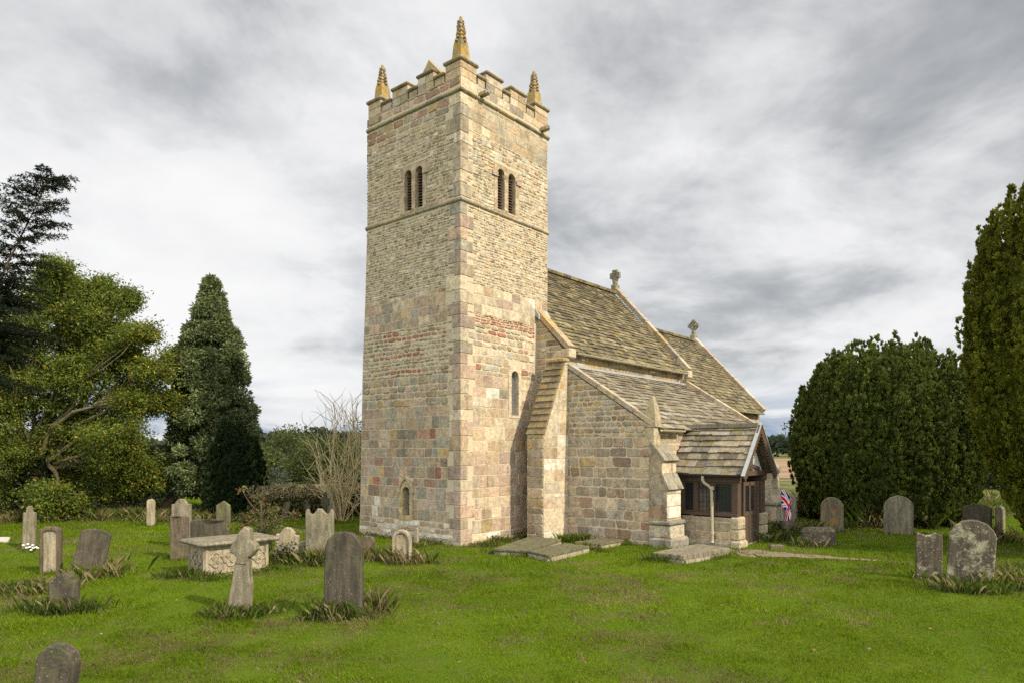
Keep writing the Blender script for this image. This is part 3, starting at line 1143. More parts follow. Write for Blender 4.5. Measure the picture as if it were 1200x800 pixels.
# ---- nave
NS, RN, RZ = -1.02, 2.1, 9.22
body = gable_body(3.5, 11.65, NS, 5.22, 5.78, RN, RZ)
ns = Stones()
FR_NW = (V((3.5, NS, 0)), V((0, 1, 0)), V((-1, 0, 0)))
nz = [zone(99, (.14, .24), (.2, .45), WALLS, 'rough')]
slope = (RZ - 5.78) / (RN - NS)
ns.wall(FR_NW, -.1, 6.9, lambda z: 0 if z < 5.78 else (z - 5.78) / slope, lambda z: 1.02 if z < 6.9 else 1.02, nz)
ns.wall((V((3.5, NS, 0)), V((1, 0, 0)), V((0, -1, 0))), 4.9, 5.74, lambda z: 0, lambda z: 8.15, [zone(99, (.2, .3), (.35, .7), [(CREAM, 2), (TAN, 2), (OCHRE, 1.6)])])
nave = merge(body, ns, 'nave', church)


def roof(u0, u1, nE, zE, rn, rz, rows, wr, pal, parent, name='roof', both=True):
    mb = MB()
    for sg in ((1, -1) if both else (1,)):
        # south slope then its mirror to the north
        n_e = nE if sg > 0 else 2 * rn - nE
        up = V((0, rn - n_e, rz - zE))
        L_ = up.length
        up /= L_
        A = V((1, 0, 0)) if sg > 0 else V((-1, 0, 0))
        N = A.cross(up)
        O = V((u0 if sg > 0 else u1, n_e, zE))
        ln = u1 - u0
        # boarding under the slates
        v = [O + N * d + A * s_ + up * t_ for d in (-.06, 0) for s_, t_ in ((0, 0), (ln, 0), (ln, L_), (0, L_))]
        mb.hexa(v, (.12, .10, .08))
        slates(mb, O - up * .04, A, up, N, ln, L_ + .04, rows, wr, pal)
    s_ = u0
    while s_ < u1 - .01:
        e = min(s_ + random.uniform(.4, .6), u1)
        mb.bar((s_ + .005, rn, rz + .03), (e - .005, rn, rz + .03), .30, .11, pick(pal))
        s_ = e
    return mb.build(name, M['slate'], parent)


roof(3.72, 11.5, -1.20, 5.76, RN, 9.35, 30, (.22, .48), SL, nave)


def coping_run(u, pts, w, h, parent, name='coping'):
    """stone coping along points (n,z) at east position u, in separate lengths"""
    mb = Stones()
    for (na, za), (nb, zb) in zip(pts, pts[1:]):
        a, b = V((u, na, za)), V((u, nb, zb))
        L_ = (b - a).length
        k = max(1, round(L_ / .75))
        for i in range(k):
            p, q = a.lerp(b, i / k + .004), a.lerp(b, (i + 1) / k - .004)
            mb.bar(p, q, w, h, pick([(TAN, 2), (CREAM, 1.5), (GREY, 1), (OCHRE, .7)]), 0, up=(0, -.7, .7))
    return mb.build(name, M['coping'], parent)


coping_run(3.60, [(-1.22, 5.84), (0.0, 7.08), (2.1, 9.42)], .34, .15, nave)
coping_run(11.62, [(-1.30, 5.86), (2.1, 9.58), (5.5, 5.86)], .30, .17, nave)
for ka, kb in (((3.42, -1.30, 5.54), (3.80, -.98, 5.82)), ((11.46, -1.36, 5.56), (11.80, -1.0, 5.84))):
    mb = Stones()
    mb.box(ka, kb, CREAM, 0, .03)
    mb.build('kneeler', M['coping'], nave)
mb = MB()
mb.hexa([(3.36, -.16, 6.82), (3.36, .02, 6.98), (4.0, .02, 6.98), (4.0, -.16, 6.82), (3.36, -.16, 6.95), (3.36, .02, 7.22), (4.0, .02, 7.22), (4.0, -.16, 6.95)], (1, 1, 1))
mb.build('flashing', M['lead'], nave)


def gable_cross(u, n, z, rad, parent, celtic):
    mb = Stones()
    col = (.24, .22, .15)
    mb.box((u - .16, n - .13, z - .1), (u + .16, n + .13, z + .16), col, 0, .03)
    mb.box((u - .10, n - .09, z + .16), (u + .10, n + .09, z + .34), col, 0, .03)
    c = z + .34 + rad
    seg = 28
    for k in range(seg):
        a0, a1 = 2 * math.pi * k / seg, 2 * math.pi * (k + 1) / seg
        r0, r1 = rad * .62, rad * .84
        v = []
        for dx in (-.06, .06):
            for a, r in ((a0, r0), (a1, r0), (a1, r1), (a0, r1)):
                v.append((u + dx, n + r * math.cos(a), c + r * math.sin(a)))
        mb.hexa(v, col)
    for (dn, dz) in ((1, 0), (-1, 0), (0, 1), (0, -1)):
        p0 = V((u, n + dn * rad * .05, c + dz * rad * .05))
        p1 = V((u, n + dn * rad * 1.05, c + dz * rad * 1.05))
        for q0, q1, w_ in ((0, .6, .11), (.55, 1.0, .17)):
            a, b = p0.lerp(p1, q0), p0.lerp(p1, q1)
            wd = w_ * (1.35 if celtic else .9)
            lat = V((0, dz, dn)).normalized()
            v = []
            for q in (a, b):
                v += [q - lat * wd / 2 - V((.07, 0, 0)), q + lat * wd / 2 - V((.07, 0, 0)), q + lat * wd / 2 + V((.07, 0, 0)), q - lat * wd / 2 + V((.07, 0, 0))]
            mb.hexa(v, col)
    mb.box((u - .07, n - .08, c - .08), (u + .07, n + .08, c + .08), col, 0, .02)
    return mb.build('gable_cross', M['coping'], parent)


gable_cross(11.62, 2.1, 9.58, .22, nave, True)


def gutter(u0, u1, n, z, parent, brackets=True):
    mb = MB()
    seg = 8
    prof = [(n + .065 * math.cos(math.pi + math.pi * k / seg), z + .065 * math.sin(math.pi + math.pi * k / seg)) for k in range(seg + 1)]
    inn = [(n + .055 * math.cos(math.pi + math.pi * k / seg), z + .004 + .055 * math.sin(math.pi + math.pi * k / seg)) for k in range(seg + 1)][::-1]
    ring = prof + inn
    m_ = len(ring)
    v = [(u0, a, b) for a, b in ring] + [(u1, a, b) for a, b in ring]
    mb.add(v, [(k, (k + 1) % m_, m_ + (k + 1) % m_, m_ + k) for k in range(m_)])
    if brackets:
        u = u0 + .4
        while u < u1:
            mb.box((u - .015, n - .075, z - .08), (u + .015, n + .16, z - .066))
            u += 1.0
    return mb.build('gutter', M['cream_paint'], parent)


gutter(3.82, 11.44, -1.27, 5.73, nave)
mb = MB()
mb.tube([(11.2, -1.27, 5.68), (11.2, -1.22, 5.50), (11.2, -1.12, 5.28), (11.2, -1.12, 4.98)], [.04] * 4, n=10)
mb.build('downpipe', M['cream_paint'], nave)

# ---- chancel
CS = -1.28
body = gable_body(11.66, 19.25, CS, 5.48, 4.62, RN, 8.12)
cs = Stones()
cs.wall((V((11.66, CS, 0)), V((1, 0, 0)), V((0, -1, 0))), -.1, 4.55, lambda z: .14, lambda z: 7.58, [zone(99, (.22, .32), (.3, .6), WALLS)])
chancel = merge(body, cs, 'chancel', church)
roof(11.80, 19.1, -1.50, 4.46, RN, 8.25, 28, (.22, .48), SL, chancel)
coping_run(19.22, [(-1.52, 4.58), (2.1, 8.42), (5.72, 4.58)], .28, .16, chancel)
gable_cross(19.22, 2.1, 8.42, .28, chancel, False)
gutter(11.9, 19.0, -1.57, 4.44, chancel)

# ---- south aisle
AS, AE = -4.02, 11.75
az = lambda n: 5.34 + (n + 1.02) * .635                          # roof surface height over n
body = MB()
pr = [(AS, -.3), (NS - .001, -.3), (NS - .001, az(NS) - .06), (AS, az(AS) - .06)]
v = [(3.5, n, z) for n, z in pr] + [(AE, n, z) for n, z in pr]
body.add(v, [(3, 2, 1, 0), (4, 5, 6, 7), (0, 4, 7, 3), (3, 7, 6, 2), (2, 6, 5, 1)])
as_ = Stones()
FR_AW = (V((3.5, AS, 0)), V((0, 1, 0)), V((-1, 0, 0)))
alow = [(GREY, 3), (TAN, 3.4), (OCHRE, .5), (BROWN, 1.2), (RED, .35), (PINK, .5), (DGREY, .9), (CREAM, .5)]
zAW = [zone(3.2, (.22, .36), (.24, .6), alow, 'rough'), zone(99, (.13, .19), (.16, .38), [(TAN, 3), (GREY, 3), (OCHRE, .8), (BROWN, .8)], 'rough')]
as_.wall(FR_AW, -.1, az(NS) - .05, lambda z: max(0, (z - (az(AS) - .06)) / .635), lambda z: 2.995, zAW)
as_.wall((V((3.5, AS, 0)), V((1, 0, 0)), V((0, -1, 0))), -.1, az(AS) - .1, lambda z: 0, lambda z: AE - 3.5, [zone(99, (.2, .34), (.25, .6), WALLS, 'rough')])
as_.wall((V((AE, AS, 0)), V((0, 1, 0)), V((1, 0, 0))), -.1, az(NS) - .05, lambda z: max(0, (z - (az(AS) - .06)) / .635), lambda z: 2.74, zAW)
aisle = merge(body, as_, 'aisle', church)
mb = MB()
up = V((0, 3.16, 3.16 * .635))
L_ = up.length
up /= L_
O = V((3.68, -4.20, az(-4.20)))
N = V((1, 0, 0)).cross(up)
v = [O + N * d + V((1, 0, 0)) * s_ + up * t_ for d in (-.07, 0) for s_, t_ in ((0, 0), (AE - 3.82, 0), (AE - 3.82, L_), (0, L_))]
mb.hexa(v, (.12, .10, .08))
slates(mb, O - up * .03, V((1, 0, 0)), up, N, AE - 3.82, L_ + .03, 17, (.26, .6), SLP)
mb.build('roof', M['slate'], aisle)
coping_run(3.57, [(-4.12, az(-4.12) + .07), (-1.05, az(-1.05) + .07)], .24, .13, aisle)
coping_run(AE - .06, [(-4.26, az(-4.26) + .12), (-1.05, az(-1.05) + .12)], .26, .16, aisle)
mb = MB()
fl = V((0, -.11, -.11 * .635))
a0 = V((3.7, -1.10, az(-1.10) + .075))
mb.hexa([a0 + V((0, 0, -.02)), a0 + V((7.9, 0, -.02)), a0 + fl + V((7.9, 0, -.02)), a0 + fl + V((0, 0, -.02)), a0, a0 + V((7.9, 0, 0)), a0 + fl + V((7.9, 0, 0)), a0 + fl])
mb.box((3.7, -1.125, az(-1.1)), (11.6, -1.09, az(-1.1) + .075))
mb.build('flashing', M['lead'], aisle)
gutter(3.72, 5.1, -4.26, az(-4.2) - .04, aisle, False)


# ---- buttresses
def sloped_buttress(mb_core, stn, u0, u1, n0, n1, profile_axis, prof, zlist):
    pass


bt = MB()
bs = Stones()
# buttress against the west end of the aisle; rises to a long mossy weathering
b_u0, b_u1, b_n0, b_n1 = 2.25, 3.5, -1.20, -.58
pr = [(b_u0, -.3), (b_u0, 3.15), (3.27, 5.35), (b_u1, 5.42), (b_u1, -.3)]
v = [(u, b_n0, z) for u, z in pr] + [(u, b_n1, z) for u, z in pr]
m_ = len(pr)
bt.add(v, [tuple(range(m_))[::-1], tuple(range(m_, 2 * m_))] + [(k, (k + 1) % m_, m_ + (k + 1) % m_, m_ + k) for k in range(m_)])
lf = lambda z: 0 if z < 3.15 else (z - 3.15) * (3.27 - 2.25) / 2.2
bs.wall((V((2.25, b_n0, 0)), V((1, 0, 0)), V((0, -1, 0))), -.1, 5.36, lambda z: lf(z), lambda z: 1.24,
        [zone(1.4, (.32, .42), (.45, .8), [(WHITE, 1), (CREAM, 3), (PINK, .8), (TAN, 1)]), zone(99, (.28, .38), (.4, .8), [(CREAM, 3), (TAN, 2), (OCHRE, .5), (WHITE, .5)])])
bs.wall((V((2.24, b_n0, 0)), V((0, 1, 0)), V((-1, 0, 0))), -.1, 3.15, lambda z: 0, lambda z: .62,
        [zone(1.0, (.28, .36), (.3, .62), [(GREY, 2), (DGREY, 2), (WHITE, .8), (TAN, 1)], 'rough'), zone(99, (.24, .32), (.3, .62), [(GREY, 2), (TAN, 2), (OCHRE, 1)], 'rough')])
up = V((1.02, 0, 2.2)).normalized()
nn = V((-up.z, 0, up.x))
for k in range(11):                                              # weathering stones, each lapping the one below
    t0, t1 = k * 2.425 / 11, (k + 1) * 2.425 / 11
    nb = 1 if k % 2 else 2
    for j in range(nb):
        y0, y1 = b_n0 - .02 + .66 * j / nb, b_n0 - .02 + .66 * (j + 1) / nb
        o = V((b_u0, 0, 3.15))
        P = lambda t_, y_, d_: o + up * t_ + nn * d_ + V((0, y_, 0))
        bs.hexa([P(t0, y0 + .004, -.03), P(t0, y1 - .004, -.03), P(t1 + .03, y1 - .004, -.03), P(t1 + .03, y0 + .004, -.03),
                 P(t0, y0 + .004, .07), P(t0, y1 - .004, .07), P(t1 + .03, y1 - .004, .025), P(t1 + .03, y0 + .004, .025)][::1], pick([((.20, .155, .095), 2), ((.25, .20, .11), 1.6), ((.17, .145, .10), 1.6)]))
bs.box((3.2, b_n0 - .04, 5.40), (3.52, b_n1 + .04, 5.52), OCHRE, 0, .03)
but = merge(bt, bs, 'buttress', church, [M['mortar'], M['lichen_stone']])

# buttress at the south-west corner of the aisle
bt = MB()
bs = Stones()
u0, u1 = 3.46, 4.30
pr = [(-4.72, -.3), (-4.72, .22), (-4.66, .30), (-4.64, .62), (-4.55, .78), (-4.55, 1.62), (-4.48, 1.85), (-4.40, 2.05), (-4.40, 2.42), (-4.05, 2.86), (-4.0, 2.86), (-4.0, -.3)]
v = [(u0, n, z) for n, z in pr] + [(u1, n, z) for n, z in pr]
m_ = len(pr)
bt.add(v, [tuple(range(m_)), tuple(range(m_, 2 * m_))[::-1]] + [(k, m_ + k, m_ + (k + 1) % m_, (k + 1) % m_) for k in range(m_)])
seg = [(-.1, .24, .34, 4.72, .10, WHITE), (.80, 1.60, .4, 4.55, .02, CREAM), (2.04, 2.42, .38, 4.40, 0, CREAM)]
for (za, zb, h, nn_, _, cc) in seg:
    bs.wall((V((u0, -nn_, 0)), V((1, 0, 0)), V((0, -1, 0))), za, zb, lambda z: 0, lambda z: u1 - u0, [zone(99, (h * .8, h), (.4, .9), [(CREAM, 2), (WHITE, 1), (TAN, 1), (OCHRE, .5)])])
    bs.wall((V((u0, -nn_, 0)), V((0, 1, 0)), V((-1, 0, 0))), za, zb, lambda z: 0, lambda z, q=nn_: q - 4.0, [zone(99, (h * .8, h), (.3, .7), [(GREY, 2), (TAN, 2), (BROWN, .6)])])
# moulded base and offsets
bs.box((u0 - .09, -4.78, -.15), (u1 + .09, -4.0, .27), (.27, .25, .20), 0, .06)
bs.box((u0 - .02, -4.66, .272), (u1 + .02, -4.0, .60), (.46, .40, .29), 0, .02)
bs.box((u0 - .06, -4.70, .602), (u1 + .06, -4.0, .74), (.22, .20, .16), 0, .045)


def offset(n_out, n_in, z0, z1, th, col):
    """a sloping weathering slab"""
    d = V((0, n_in - n_out, z1 - z0)).normalized()
    nm = V((0, -d.z, d.y))
    p = [V((u0 - .03, n_out, z0)) - d * .08, V((u1 + .03, n_out, z0)) - d * .08, V((u1 + .03, n_in, z1)), V((u0 - .03, n_in, z1))]
    bs.hexa([q - nm * .01 for q in p] + [q + nm * th for q in p], col)


offset(-4.56, -4.38, 1.66, 2.02, .05, (.28, .25, .19))
offset(-4.42, -4.02, 2.44, 2.92, .06, (.27, .24, .18))
bt.c = [(.34, .28, .19)] * len(bt.c)
merge(bt, bs, 'buttress', church, [M['weathered'], M['weathered']])
# pointed gablet stone standing on it
mb = Stones()
mb.box((3.47, -4.16, 2.80), (3.83, -3.86, 3.35), (.45, .37, .24), 0, .02)
c0 = V((3.65, -4.01, 3.352))
prf = [(.27, 0), (.24, .25), (.17, .58), (.085, .82), (.015, .90)]
mb.lathe(c0, prf, 4, (.36, .30, .19), 0, R(45), .03)
mb.build('gablet_finial', M['coping'], aisle)

# buttress at the far south-east corner of the aisle
bt = MB()
bs = Stones()
u0, u1 = 10.9, 11.72
pr = [(-4.95, -.3), (-4.95, .75), (-4.8, 1.1), (-4.75, 1.9), (-4.05, 3.0), (-4.0, 3.0), (-4.0, -.3)]
v = [(u0, n, z) for n, z in pr] + [(u1, n, z) for n, z in pr]
m_ = len(pr)
bt.add(v, [tuple(range(m_)), tuple(range(m_, 2 * m_))[::-1]] + [(k, m_ + k, m_ + (k + 1) % m_, (k + 1) % m_) for k in range(m_)])
bs.wall((V((u0, -4.78, 0)), V((1, 0, 0)), V((0, -1, 0))), 1.05, 1.9, lambda z: 0, lambda z: .82, [zone(99, (.26, .34), (.35, .8), [(CREAM, 2), (WHITE, .6)])])
bs.wall((V((u0, -4.95, 0)), V((1, 0, 0)), V((0, -1, 0))), -.1, .72, lambda z: 0, lambda z: .82, [zone(99, (.26, .34), (.35, .8), [(CREAM, 2), (WHITE, .6)])])
bs.wall((V((u0, -4.78, 0)), V((0, 1, 0)), V((-1, 0, 0))), -.1, 1.9, lambda z: 0, lambda z: .76, [zone(99, (.26, .34), (.35, .8), [(CREAM, 2), (TAN, 1)])])
bs.box((u0 - .05, -5.02, .70), (u1 + .05, -4.0, .86), (.24, .22, .17), 0, .05)
bs.hexa([(u0 - .02, -4.86, 1.9), (u1 + .02, -4.86, 1.9), (u1 + .02, -4.02, 3.1), (u0 - .02, -4.02, 3.1), (u0 - .02, -4.86, 1.98), (u1 + .02, -4.86, 1.98), (u1 + .02, -4.02, 3.18), (u0 - .02, -4.02, 3.18)], (.38, .33, .24))
merge(bt, bs, 'buttress', church, [M['mortar'], M['coping']])

# ---- porch
PU0, PU1, PN0, PN1 = 4.75, 6.88, -6.05, AS
body = MB()
pw_ = Stones()
for (a, b) in (((PU0, PN0, -.25), (PU0 + .26, PN1, .80)), ((PU1 - .26, PN0, -.25), (PU1, PN1, .80))):
    body.box(a, b)
PAL = [((.33, .27, .18), 3), (TAN, 2), (GREY, 2), (BROWN, .5)]
pw_.wall((V((PU0, PN0 + .22, 0)), V((0, 1, 0)), V((-1, 0, 0))), -.15, .80, lambda z: 0, lambda z: PN1 - PN0 - .22, [zone(99, (.22, .32), (.3, .8), PAL)])
pw_.wall((V((PU1, PN0 + .22, 0)), V((0, 1, 0)), V((1, 0, 0))), -.15, .80, lambda z: 0, lambda z: PN1 - PN0 - .22, [zone(99, (.22, .32), (.3, .8), PAL)])
# stout end piers, flared at the foot
for (ua, ub) in ((PU0 - .04, PU0 + .42), (PU1 - .42, PU1 + .04)):
    pw_.box((ua - .03, PN0 - .12, -.2), (ub + .03, PN0 + .24, .20), (.44, .37, .25), 0, .06)
    pw_.box((ua, PN0 - .05, .202), (ub, PN0 + .22, .48), (.46, .38, .25), 0, .03)
    pw_.box((ua, PN0 - .05, .484), (ub, PN0 + .22, .84), (.42, .35, .23), 0, .04)
pw_.box((PU0 - .07, PN0 + .24, -.2), (PU0 + .03, PN1, .12), (.38, .33, .24), 0, .04)
porch = merge(body, pw_, 'porch', church, [M['mortar'], M['stone']])
# floor slab inside
mb = MB()
mb.box((PU0 + .27, PN0 + .05, -.1), (PU1 - .27, PN1, .03), (.3, .26, .2))
mb.build('threshold', M['weathered'], porch)


def timber(name, pieces, parent=porch, mat='timber'):
    mb = MB()
    for a, b in pieces:
        mb.box(a, b, (1, 1, 1), 0, .008)
    return mb.build(name, M[mat], parent)


for (ua, ub) in ((PU0 + .03, PU0 + .17), (PU1 - .17, PU1 - .03)):
    timber('sill_beam', [((ua - .04, PN0 + .02, .842), (ub + .04, PN1, .93))])
    timber('wall_plate', [((ua - .03, PN0 - .02, 1.80), (ub + .03, PN1, 1.96))])
    for nn_ in (PN0 + .02, -5.33, -4.82, -4.40, PN1 - .14):
        wd = .16 if nn_ in (PN0 + .02,) else .09
        timber('post', [((ua, nn_, .931), (ub, nn_ + wd, 1.799))])
    for (na, nb) in ((-5.87, -5.33), (-5.24, -4.82), (-4.73, -4.40), (-4.31, -4.16)):
        mb = MB()
        fr = (V((ua, na, 0)), V((0, 1, 0)), V((-1, 0, 0))) if ua < 5.5 else (V((ub, na, 0)), V((0, 1, 0)), V((1, 0, 0)))
        w_ = nb - na
        lattice(mb, fr, .035, w_ - .035, .97, 1.76, -.05, .10, .007, 1, False, 2)
        O_, L2, N2 = fr
        for (s0, s1, z0_, z1_) in ((.002, .035, .935, 1.795), (w_ - .035, w_ - .002, .935, 1.795), (.036, w_ - .036, .935, .97), (.036, w_ - .036, 1.76, 1.795)):
            p, q = O_ + L2 * s0 - N2 * .02, O_ + L2 * s1 - N2 * .08
            mb.box((p.x, p.y, z0_), (q.x, q.y, z1_), (1, 1, 1), 0)
        mb.build('window', [M['timber'], M['iron'], M['glass']], porch)
# front: posts, side lights and a half-glazed door
DU0, DU1 = 5.36, 6.27
for (ua, ub) in ((PU0 + .20, PU0 + .30), (DU0 - .13, DU0 - .01), (DU1 + .01, DU1 + .13), (PU1 - .30, PU1 - .20)):
    timber('post', [((ua, PN0 + .03, .0 if ua > 5.1 and ub < 6.5 else .845), (ub, PN0 + .15, 1.80))])
timber('tie_beam', [((PU0 - .06, PN0 - .01, 1.962), (PU1 + .06, PN0 + .15, 2.11))])
for (ua, ub) in ((PU0 + .31, DU0 - .14), (DU1 + .14, PU1 - .31)):
    mb = MB()
    lattice(mb, (V((ua, PN0 + .09, 0)), V((1, 0, 0)), V((0, -1, 0))), 0, ub - ua, .86, 1.79, 0, .10, .007, 1, False, 2)
    mb.build('window', [M['timber'], M['iron'], M['glass']], porch)
mb = MB()
FRD = (V((DU0, PN0 + .10, 0)), V((1, 0, 0)), V((0, -1, 0)))
dw = DU1 - DU0
for (s0, s1, z0_, z1_) in ((0, .09, .04, 1.79), (dw - .09, dw, .04, 1.79), (dw / 2 - .045, dw / 2 + .045, .04, 1.79), (.09, dw - .09, .04, .18), (.09, dw - .09, .82, .94), (.09, dw - .09, 1.68, 1.79)):
    mb.box((DU0 + s0, PN0 + .08, z0_), (DU0 + s1, PN0 + .13, z1_ - .001), (1, 1, 1), 0)
mb.box((DU0 + .09, PN0 + .10, .18), (DU1 - .09, PN0 + .12, .82), (1, 1, 1), 0)
lattice(mb, FRD, .09, dw - .09, .94, 1.68, -.01, .10, .007, 1, False, 2)
door = mb.build('door', [M['timber'], M['iron'], M['glass']], porch)
mb = MB()
mb.tube([(DU0 + dw / 2 - .08, PN0 + .07, .98), (DU0 + dw / 2 - .08, PN0 + .03, .98), (DU0 + dw / 2 - .02, PN0 + .03, .98)], [.012] * 3, n=8)
mb.build('handle', M['iron'], door)
# gable above the tie beam
RU, RZP, EZ, OV = 5.80, 3.40, 2.04, -6.25
mb = MB()
mb.add([(PU0 + .02, PN0 + .08, 2.112), (PU1 - .02, PN0 + .08, 2.112), (RU, PN0 + .08, 3.30), (PU0 + .02, PN0 + .11, 2.112), (PU1 - .02, PN0 + .11, 2.112), (RU, PN0 + .11, 3.30)],
       [(0, 1, 2), (5, 4, 3), (0, 3, 4, 1), (1, 4, 5, 2), (2, 5, 3, 0)])
mb.build('gable_panel', M['white_plaster'], porch)
timber('king_post', [((RU - .07, PN0 + .01, 2.112), (RU + .07, PN0 + .075, 3.2))])
mb = MB()
for sg in (-1, 1):
    mb.bar((RU + sg * .10, PN0 + .045, 2.25), (RU + sg * .62, PN0 + .045, 2.16), .06, .09)
    mb.bar((RU + sg * .98, PN0 + .045, 2.15), (RU + sg * .06, PN0 + .045, 3.24), .06, .12)
mb.build('rafter', M['timber'], porch)
# roof of large stone slates
mb = MB()
for sg in (-1, 1):
    eu = RU + sg * 1.17
    up = V((RU - eu, 0, RZP - EZ))
    L_ = up.length
    up /= L_
    A = V((0, -1, 0)) if sg < 0 else V((0, 1, 0))
    N = A.cross(up)
    n_in = -3.35
    ln = n_in - OV
    O = V((eu, n_in if sg < 0 else OV, EZ))
    v = [O + N * d + A * s_ + up * t_ for d in (-.05, 0) for s_, t_ in ((0, 0), (ln, 0), (ln, L_), (0, L_))]
    mb.hexa(v, (.12, .10, .08))
    slates(mb, O - up * .05, A, up, N, ln, L_ + .03, 8, (.24, .55), SLP, .06, .035)
n_ = OV
while n_ < -3.6:
    e = min(n_ + random.uniform(.38, .5), -3.55)
    mb.bar((RU, n_ + .005, RZP + .02), (RU, e - .005, RZP + .02), .27, .12, pick(SLP))
    n_ = e
mb.build('roof', M['slate'], porch)
for sg in (-1, 1):
    mb = MB()
    a, b = V((RU + sg * 1.24, OV - .03, EZ - .12)), V((RU, OV - .03, RZP - .03))
    mb.bar(a, b, .05, .19, (1, 1, 1), 0, up=(-sg * .76, 0, .65))
    d = (b - a)
    for k in range(16):                                          # small dentils along the lower edge
        q = a.lerp(b, (k + .6) / 16.5) + V((sg * -.055, 0, -.085)) * 1.25
        mb.box(q - V((.028, .02, .028)), q + V((.028, .02, .028)), (1, 1, 1), 0)
    mb.build('bargeboard', M['timber'], porch)
    mb = MB()
    off = V((sg * .085, 0, .075))
    mb.bar(a + off + V((0, -.005, 0)), b + V((0, -.005, .11)), .10, .03, (1, 1, 1), 0, up=(sg * .76, 0, .65))
    mb.build('verge_flashing', M['lead'], porch)
mb = MB()
gu = RU - 1.26
seg = 8
prof = [(gu + .06 * math.cos(math.pi + math.pi * k / seg), EZ - .02 + .06 * math.sin(math.pi + math.pi * k / seg)) for k in range(seg + 1)]
inn = [(gu + .05 * math.cos(math.pi + math.pi * k / seg), EZ - .016 + .05 * math.sin(math.pi + math.pi * k / seg)) for k in range(seg + 1)][::-1]
ring = prof + inn
v = [(a, -6.15, b) for a, b in ring] + [(a, -4.1, b) for a, b in ring]
mb.add(v, [(k, (k + 1) % len(ring), len(ring) + (k + 1) % len(ring), len(ring) + k) for k in range(len(ring))])
mb.build('gutter', M['iron'], porch)
mb = MB()
mb.tube([(gu, -5.10, 2.0), (gu, -5.10, 1.86), (gu + .02, -5.14, 1.78), (gu + .10, -5.28, 1.66), (gu + .12, -5.32, 1.58), (gu + .12, -5.34, .16), (gu + .06, -5.36, .08)], [.042] * 7, n=12)
for z_ in (1.58, .32):
    mb.lathe((gu + .12, -5.335, z_), [(.056, 0), (.06, .02), (.06, .08), (.056, .1)], 12)
mb.build('downpipe', M['cream_paint'], porch)
# steadying wire stays at the door pier are too fine to matter; a boot scraper rail stands for them
mb = MB()
mb.tube([(PU0 + .2, PN0 - .06, .62), (PU0 + .75, PN0 - .55, .30)], [.008, .008], n=6)
mb.build('hand_chain', M['iron'], porch)


# ------------------------------------------------------------------ headstones
def hs_material(name, base, dark, lichen_col, lichen, pale, streak=.6):
    m, t = mat_new(name)
    tc = t.new('ShaderNodeTexCoord').outputs['Object']
    oi = t.new('ShaderNodeObjectInfo')
    off = t.new('ShaderNodeCombineXYZ', X=t.math('MULTIPLY', oi.outputs['Random'], 37.0), Y=t.math('MULTIPLY', oi.outputs['Random'], 11.0), Z=0.0).outputs[0]
    vm = t.new('ShaderNodeVectorMath', dict(operation='ADD'))
    t.t.links.new(tc, vm.inputs[0])
    t.t.links.new(off, vm.inputs[1])
    p = vm.outputs[0]
    c = t.mix(t.ramp(t.noise(t.mapping(p, (3, 3, .7)), 3.0, 7, .65), [(.38, 0), (.66, 1)]), base, dark)
    c = t.mix(1.0, c, t.ramp(t.noise(p, 45, 5, .7), [(.3, .72), (.7, 1.25)]), 'MULTIPLY')
    c = t.mix(t.math('MULTIPLY', t.ramp(t.noise(t.mapping(p, (8, 8, .8)), 2.0, 5, .6), [(.5, 0), (.62, 1)]), streak), c, dark)
    c = t.mix(t.math('MULTIPLY', t.ramp(t.noise(p, 3.2, 8, .75), [(.53, 0), (.62, 1)]), lichen), c, lichen_col)
    v = t.new('ShaderNodeTexVoronoi', Vector=p, Scale=17.0)
    spots = t.ramp(t.math('ADD', v.outputs['Distance'], t.math('MULTIPLY', t.noise(p, 12, 4, .6), .5)), [(.34, 1), (.42, 0)])
    c = t.mix(t.math('MULTIPLY', spots, pale), c, (.48, .47, .38))
    h = t.math('ADD', t.noise(p, 30, 6, .7), t.math('MULTIPLY', t.noise(p, 7, 4, .6), 1.5))
    return finish(m, t, c, .93, h, .55, .02, .15)


HS = {
    'dark': hs_material('dark_sandstone_memorial', (.105, .088, .062), (.045, .040, .030), (.11, .12, .05), .45, .25),
    'brown': hs_material('brown_sandstone_memorial', (.16, .125, .082), (.065, .052, .036), (.14, .13, .06), .4, .3),
    'grey': hs_material('grey_limestone_memorial', (.27, .235, .165), (.11, .095, .065), (.20, .18, .08), .45, .45),
    'pale': hs_material('pale_limestone_memorial', (.40, .345, .24), (.19, .16, .11), (.34, .25, .10), .45, .5),
    'green': hs_material('mossy_stone_memorial', (.16, .145, .085), (.075, .07, .042), (.17, .18, .05), .7, .3),
    'orange': hs_material('lichened_stone_memorial', (.20, .17, .11), (.09, .075, .05), (.33, .16, .04), .8, .3),
    'white': hs_material('white_stone_memorial', (.60, .57, .49), (.36, .33, .26), (.42, .39, .28), .4, .3, .3),
    'spotted': hs_material('white_spotted_memorial', (.135, .11, .075), (.06, .05, .036), (.40, .38, .25), .75, .85),
}


